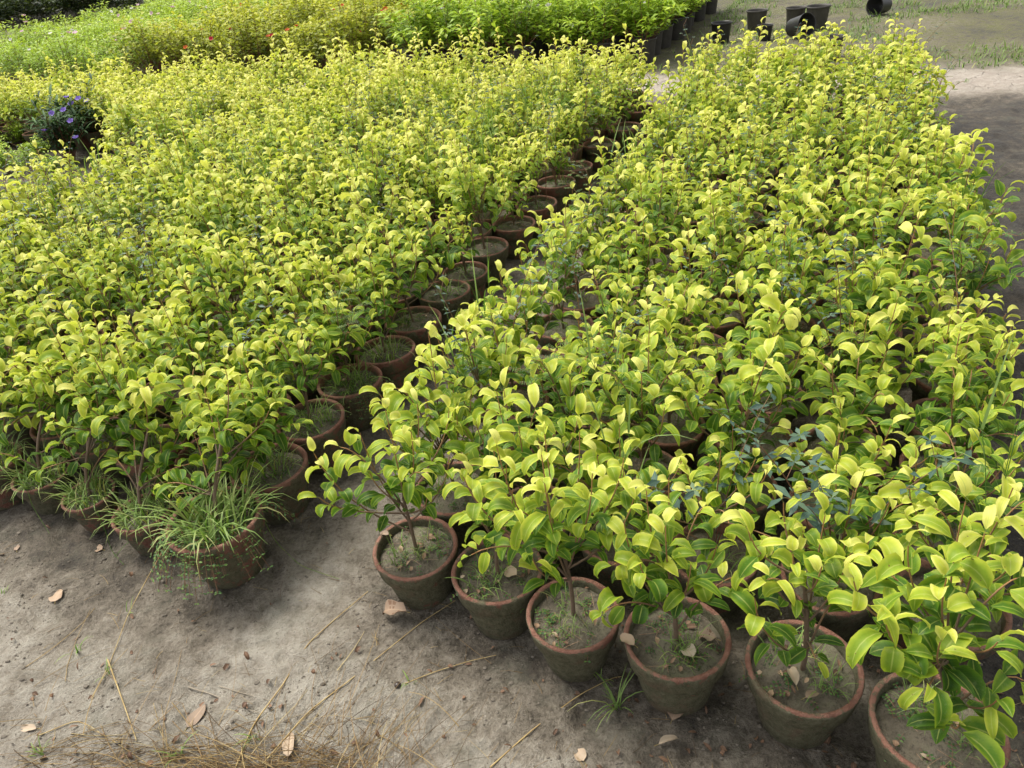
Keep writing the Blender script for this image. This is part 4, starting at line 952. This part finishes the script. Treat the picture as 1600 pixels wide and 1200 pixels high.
gl = MB()
for k in range(240):
    px, py = q.uniform(-60, 1640), 1230 - abs(q.normal(0, 190)); c = at(px, py, 0); g = float(ground_h(np.array(c[0]), np.array(c[1])))
    V, F, uv = leaf_geom(q.uniform(.006, .030), q.uniform(.003, .014), q.uniform(.1, 2.2), q.uniform(0, .9), 4, 2, .12, q.uniform(-1, 1), 0, q=q); Rm = rotz(q.uniform(0, 6.28)) @ rotx(q.uniform(-.2, .3))
    V = V @ Rm.T; V[:, 2] -= V[:, 2].min() + .0008; gl.add(V + [c[0], c[1], g], F, q.uniform(0, .38), uv)
o = link('ground_litter', gl.mesh('ground_litter', M_dry)); o['kind'] = 'stuff'

# green seedlings on the mud
def ground_tuft(px, py, seed, n, h0, h1, s, lab, droop=(.4, 1.8), w=.003):
    c = at(px, py, 0); mb = tuft(seed, n, .012, h0, h1, w, .45, droop, .05); o = link('grass_seedling', mb.mesh('grass_seedling', M_grass)); o.location = (c[0], c[1], float(ground_h(np.array(c[0]), np.array(c[1]))) - .001); tag(o, lab, 'grass tuft', 'grass seedlings on the mud')
ground_tuft(118, 1017, 401, 6, .03, .09, 1, 'dark thin grass seedling at the left of the mud')
ground_tuft(163, 1052, 402, 6, .02, .06, 1, 'green seedling at the joint of the two straws')
ground_tuft(200, 958, 403, 4, .02, .05, 1, 'tiny seedling beside the long pale straw')
ground_tuft(965, 1105, 404, 16, .05, .15, 1, 'spidery pale grass before the third and fourth pots', (.9, 2.2))
ground_tuft(940, 1062, 405, 6, .03, .09, 1, 'small grass blades below the third pot', (.9, 2.))
ground_tuft(277, 1178, 406, 9, .03, .08, 1, 'green blades growing in the straw heap')
ground_tuft(60, 1175, 407, 8, .02, .06, 1, 'green seedling in the straw at bottom left')
ground_tuft(395, 1150, 408, 6, .02, .06, 1, 'little green blades near the pale tan leaf')
ground_tuft(5, 925, 409, 4, .02, .04, 1, 'seedling cut by the left edge of the photo')
ground_tuft(640, 1068, 410, 4, .02, .05, 1, 'tiny seedling near the dark snail shell')
# snail shell
V, F = lathe([(0, 0), (.006, .001), (.0095, .005), (.008, .010), (.004, .0125), (0, .013)], 16); sn = MB().add(V, F)
c = at(621, 1069, 0); o = link('snail_shell', sn.mesh('snail_shell', M_snail)); o.location = (c[0], c[1], float(ground_h(np.array(c[0]), np.array(c[1]))) - .001); tag(o, 'small dark snail shell on the mud at the centre bottom', 'shell')
# grass runners hanging from the overgrown left pots to the mud
strand('grass_runner', [(152, 800, .2), (165, 830, .1), (175, 862), (192, 880)], .0014, .45, M_grass, 'grass runner hanging from the third small pot', 'grass runner', 'grass runners over pot rims')
strand('grass_runner', [(38, 750, .2), (50, 790, .08), (78, 835)], .0012, .55, M_grass, 'grass runner hanging from the leftmost small pot', 'grass runner', 'grass runners over pot rims')
strand('grass_runner', [(320, 838, .16), (250, 842, .1), (200, 846, .02), (178, 870)], .0014, .5, M_grass, 'grass runner stretching left from the overgrown pot', 'grass runner', 'grass runners over pot rims')
strand('grass_runner', [(335, 800, .24), (340, 850, .12), (365, 888)], .0016, .5, M_grass, 'grass runner drooping down the front of the overgrown pot', 'grass runner', 'grass runners over pot rims')
strand('grass_runner', [(400, 790, .2), (432, 850), (470, 885), (530, 905)], .0014, .75, M_grass, 'pale runner reaching from the left bed into the gap', 'grass runner', 'grass runners over pot rims')

# weeds over the ground behind the beds
gm = MB(); q = np.random.default_rng(99); cnt = 0
while cnt < 18000:
    x, y = q.uniform(.8, 10.5), q.uniform(5.5, 16); u, v = uvL(x, y)
    if u < 6.9 or (-4.3 < v < -.6 and u > 7.4) : continue
    if fbm(np.array(x * 1.1), np.array(y * 1.1), 3) + .5 * fbm(np.array(x * 5.), np.array(y * 5.), 2) + q.normal(0, .04) < .78: continue
    g = float(ground_h(np.array(x), np.array(y)))
    blade(gm, [x, y, g - .002], q.uniform(0, 6.28), q.uniform(.02, .10) * (1 if q.random() < .85 else 2.0), q.uniform(.006, .012), q.uniform(.3, 1.8), float(np.clip(q.normal(.35, .25), 0, 1)), q, 2); cnt += 1
o = link('ground_grass', gm.mesh('ground_grass', M_grass)); o['kind'] = 'stuff'
print('objects', len(bpy.data.objects))
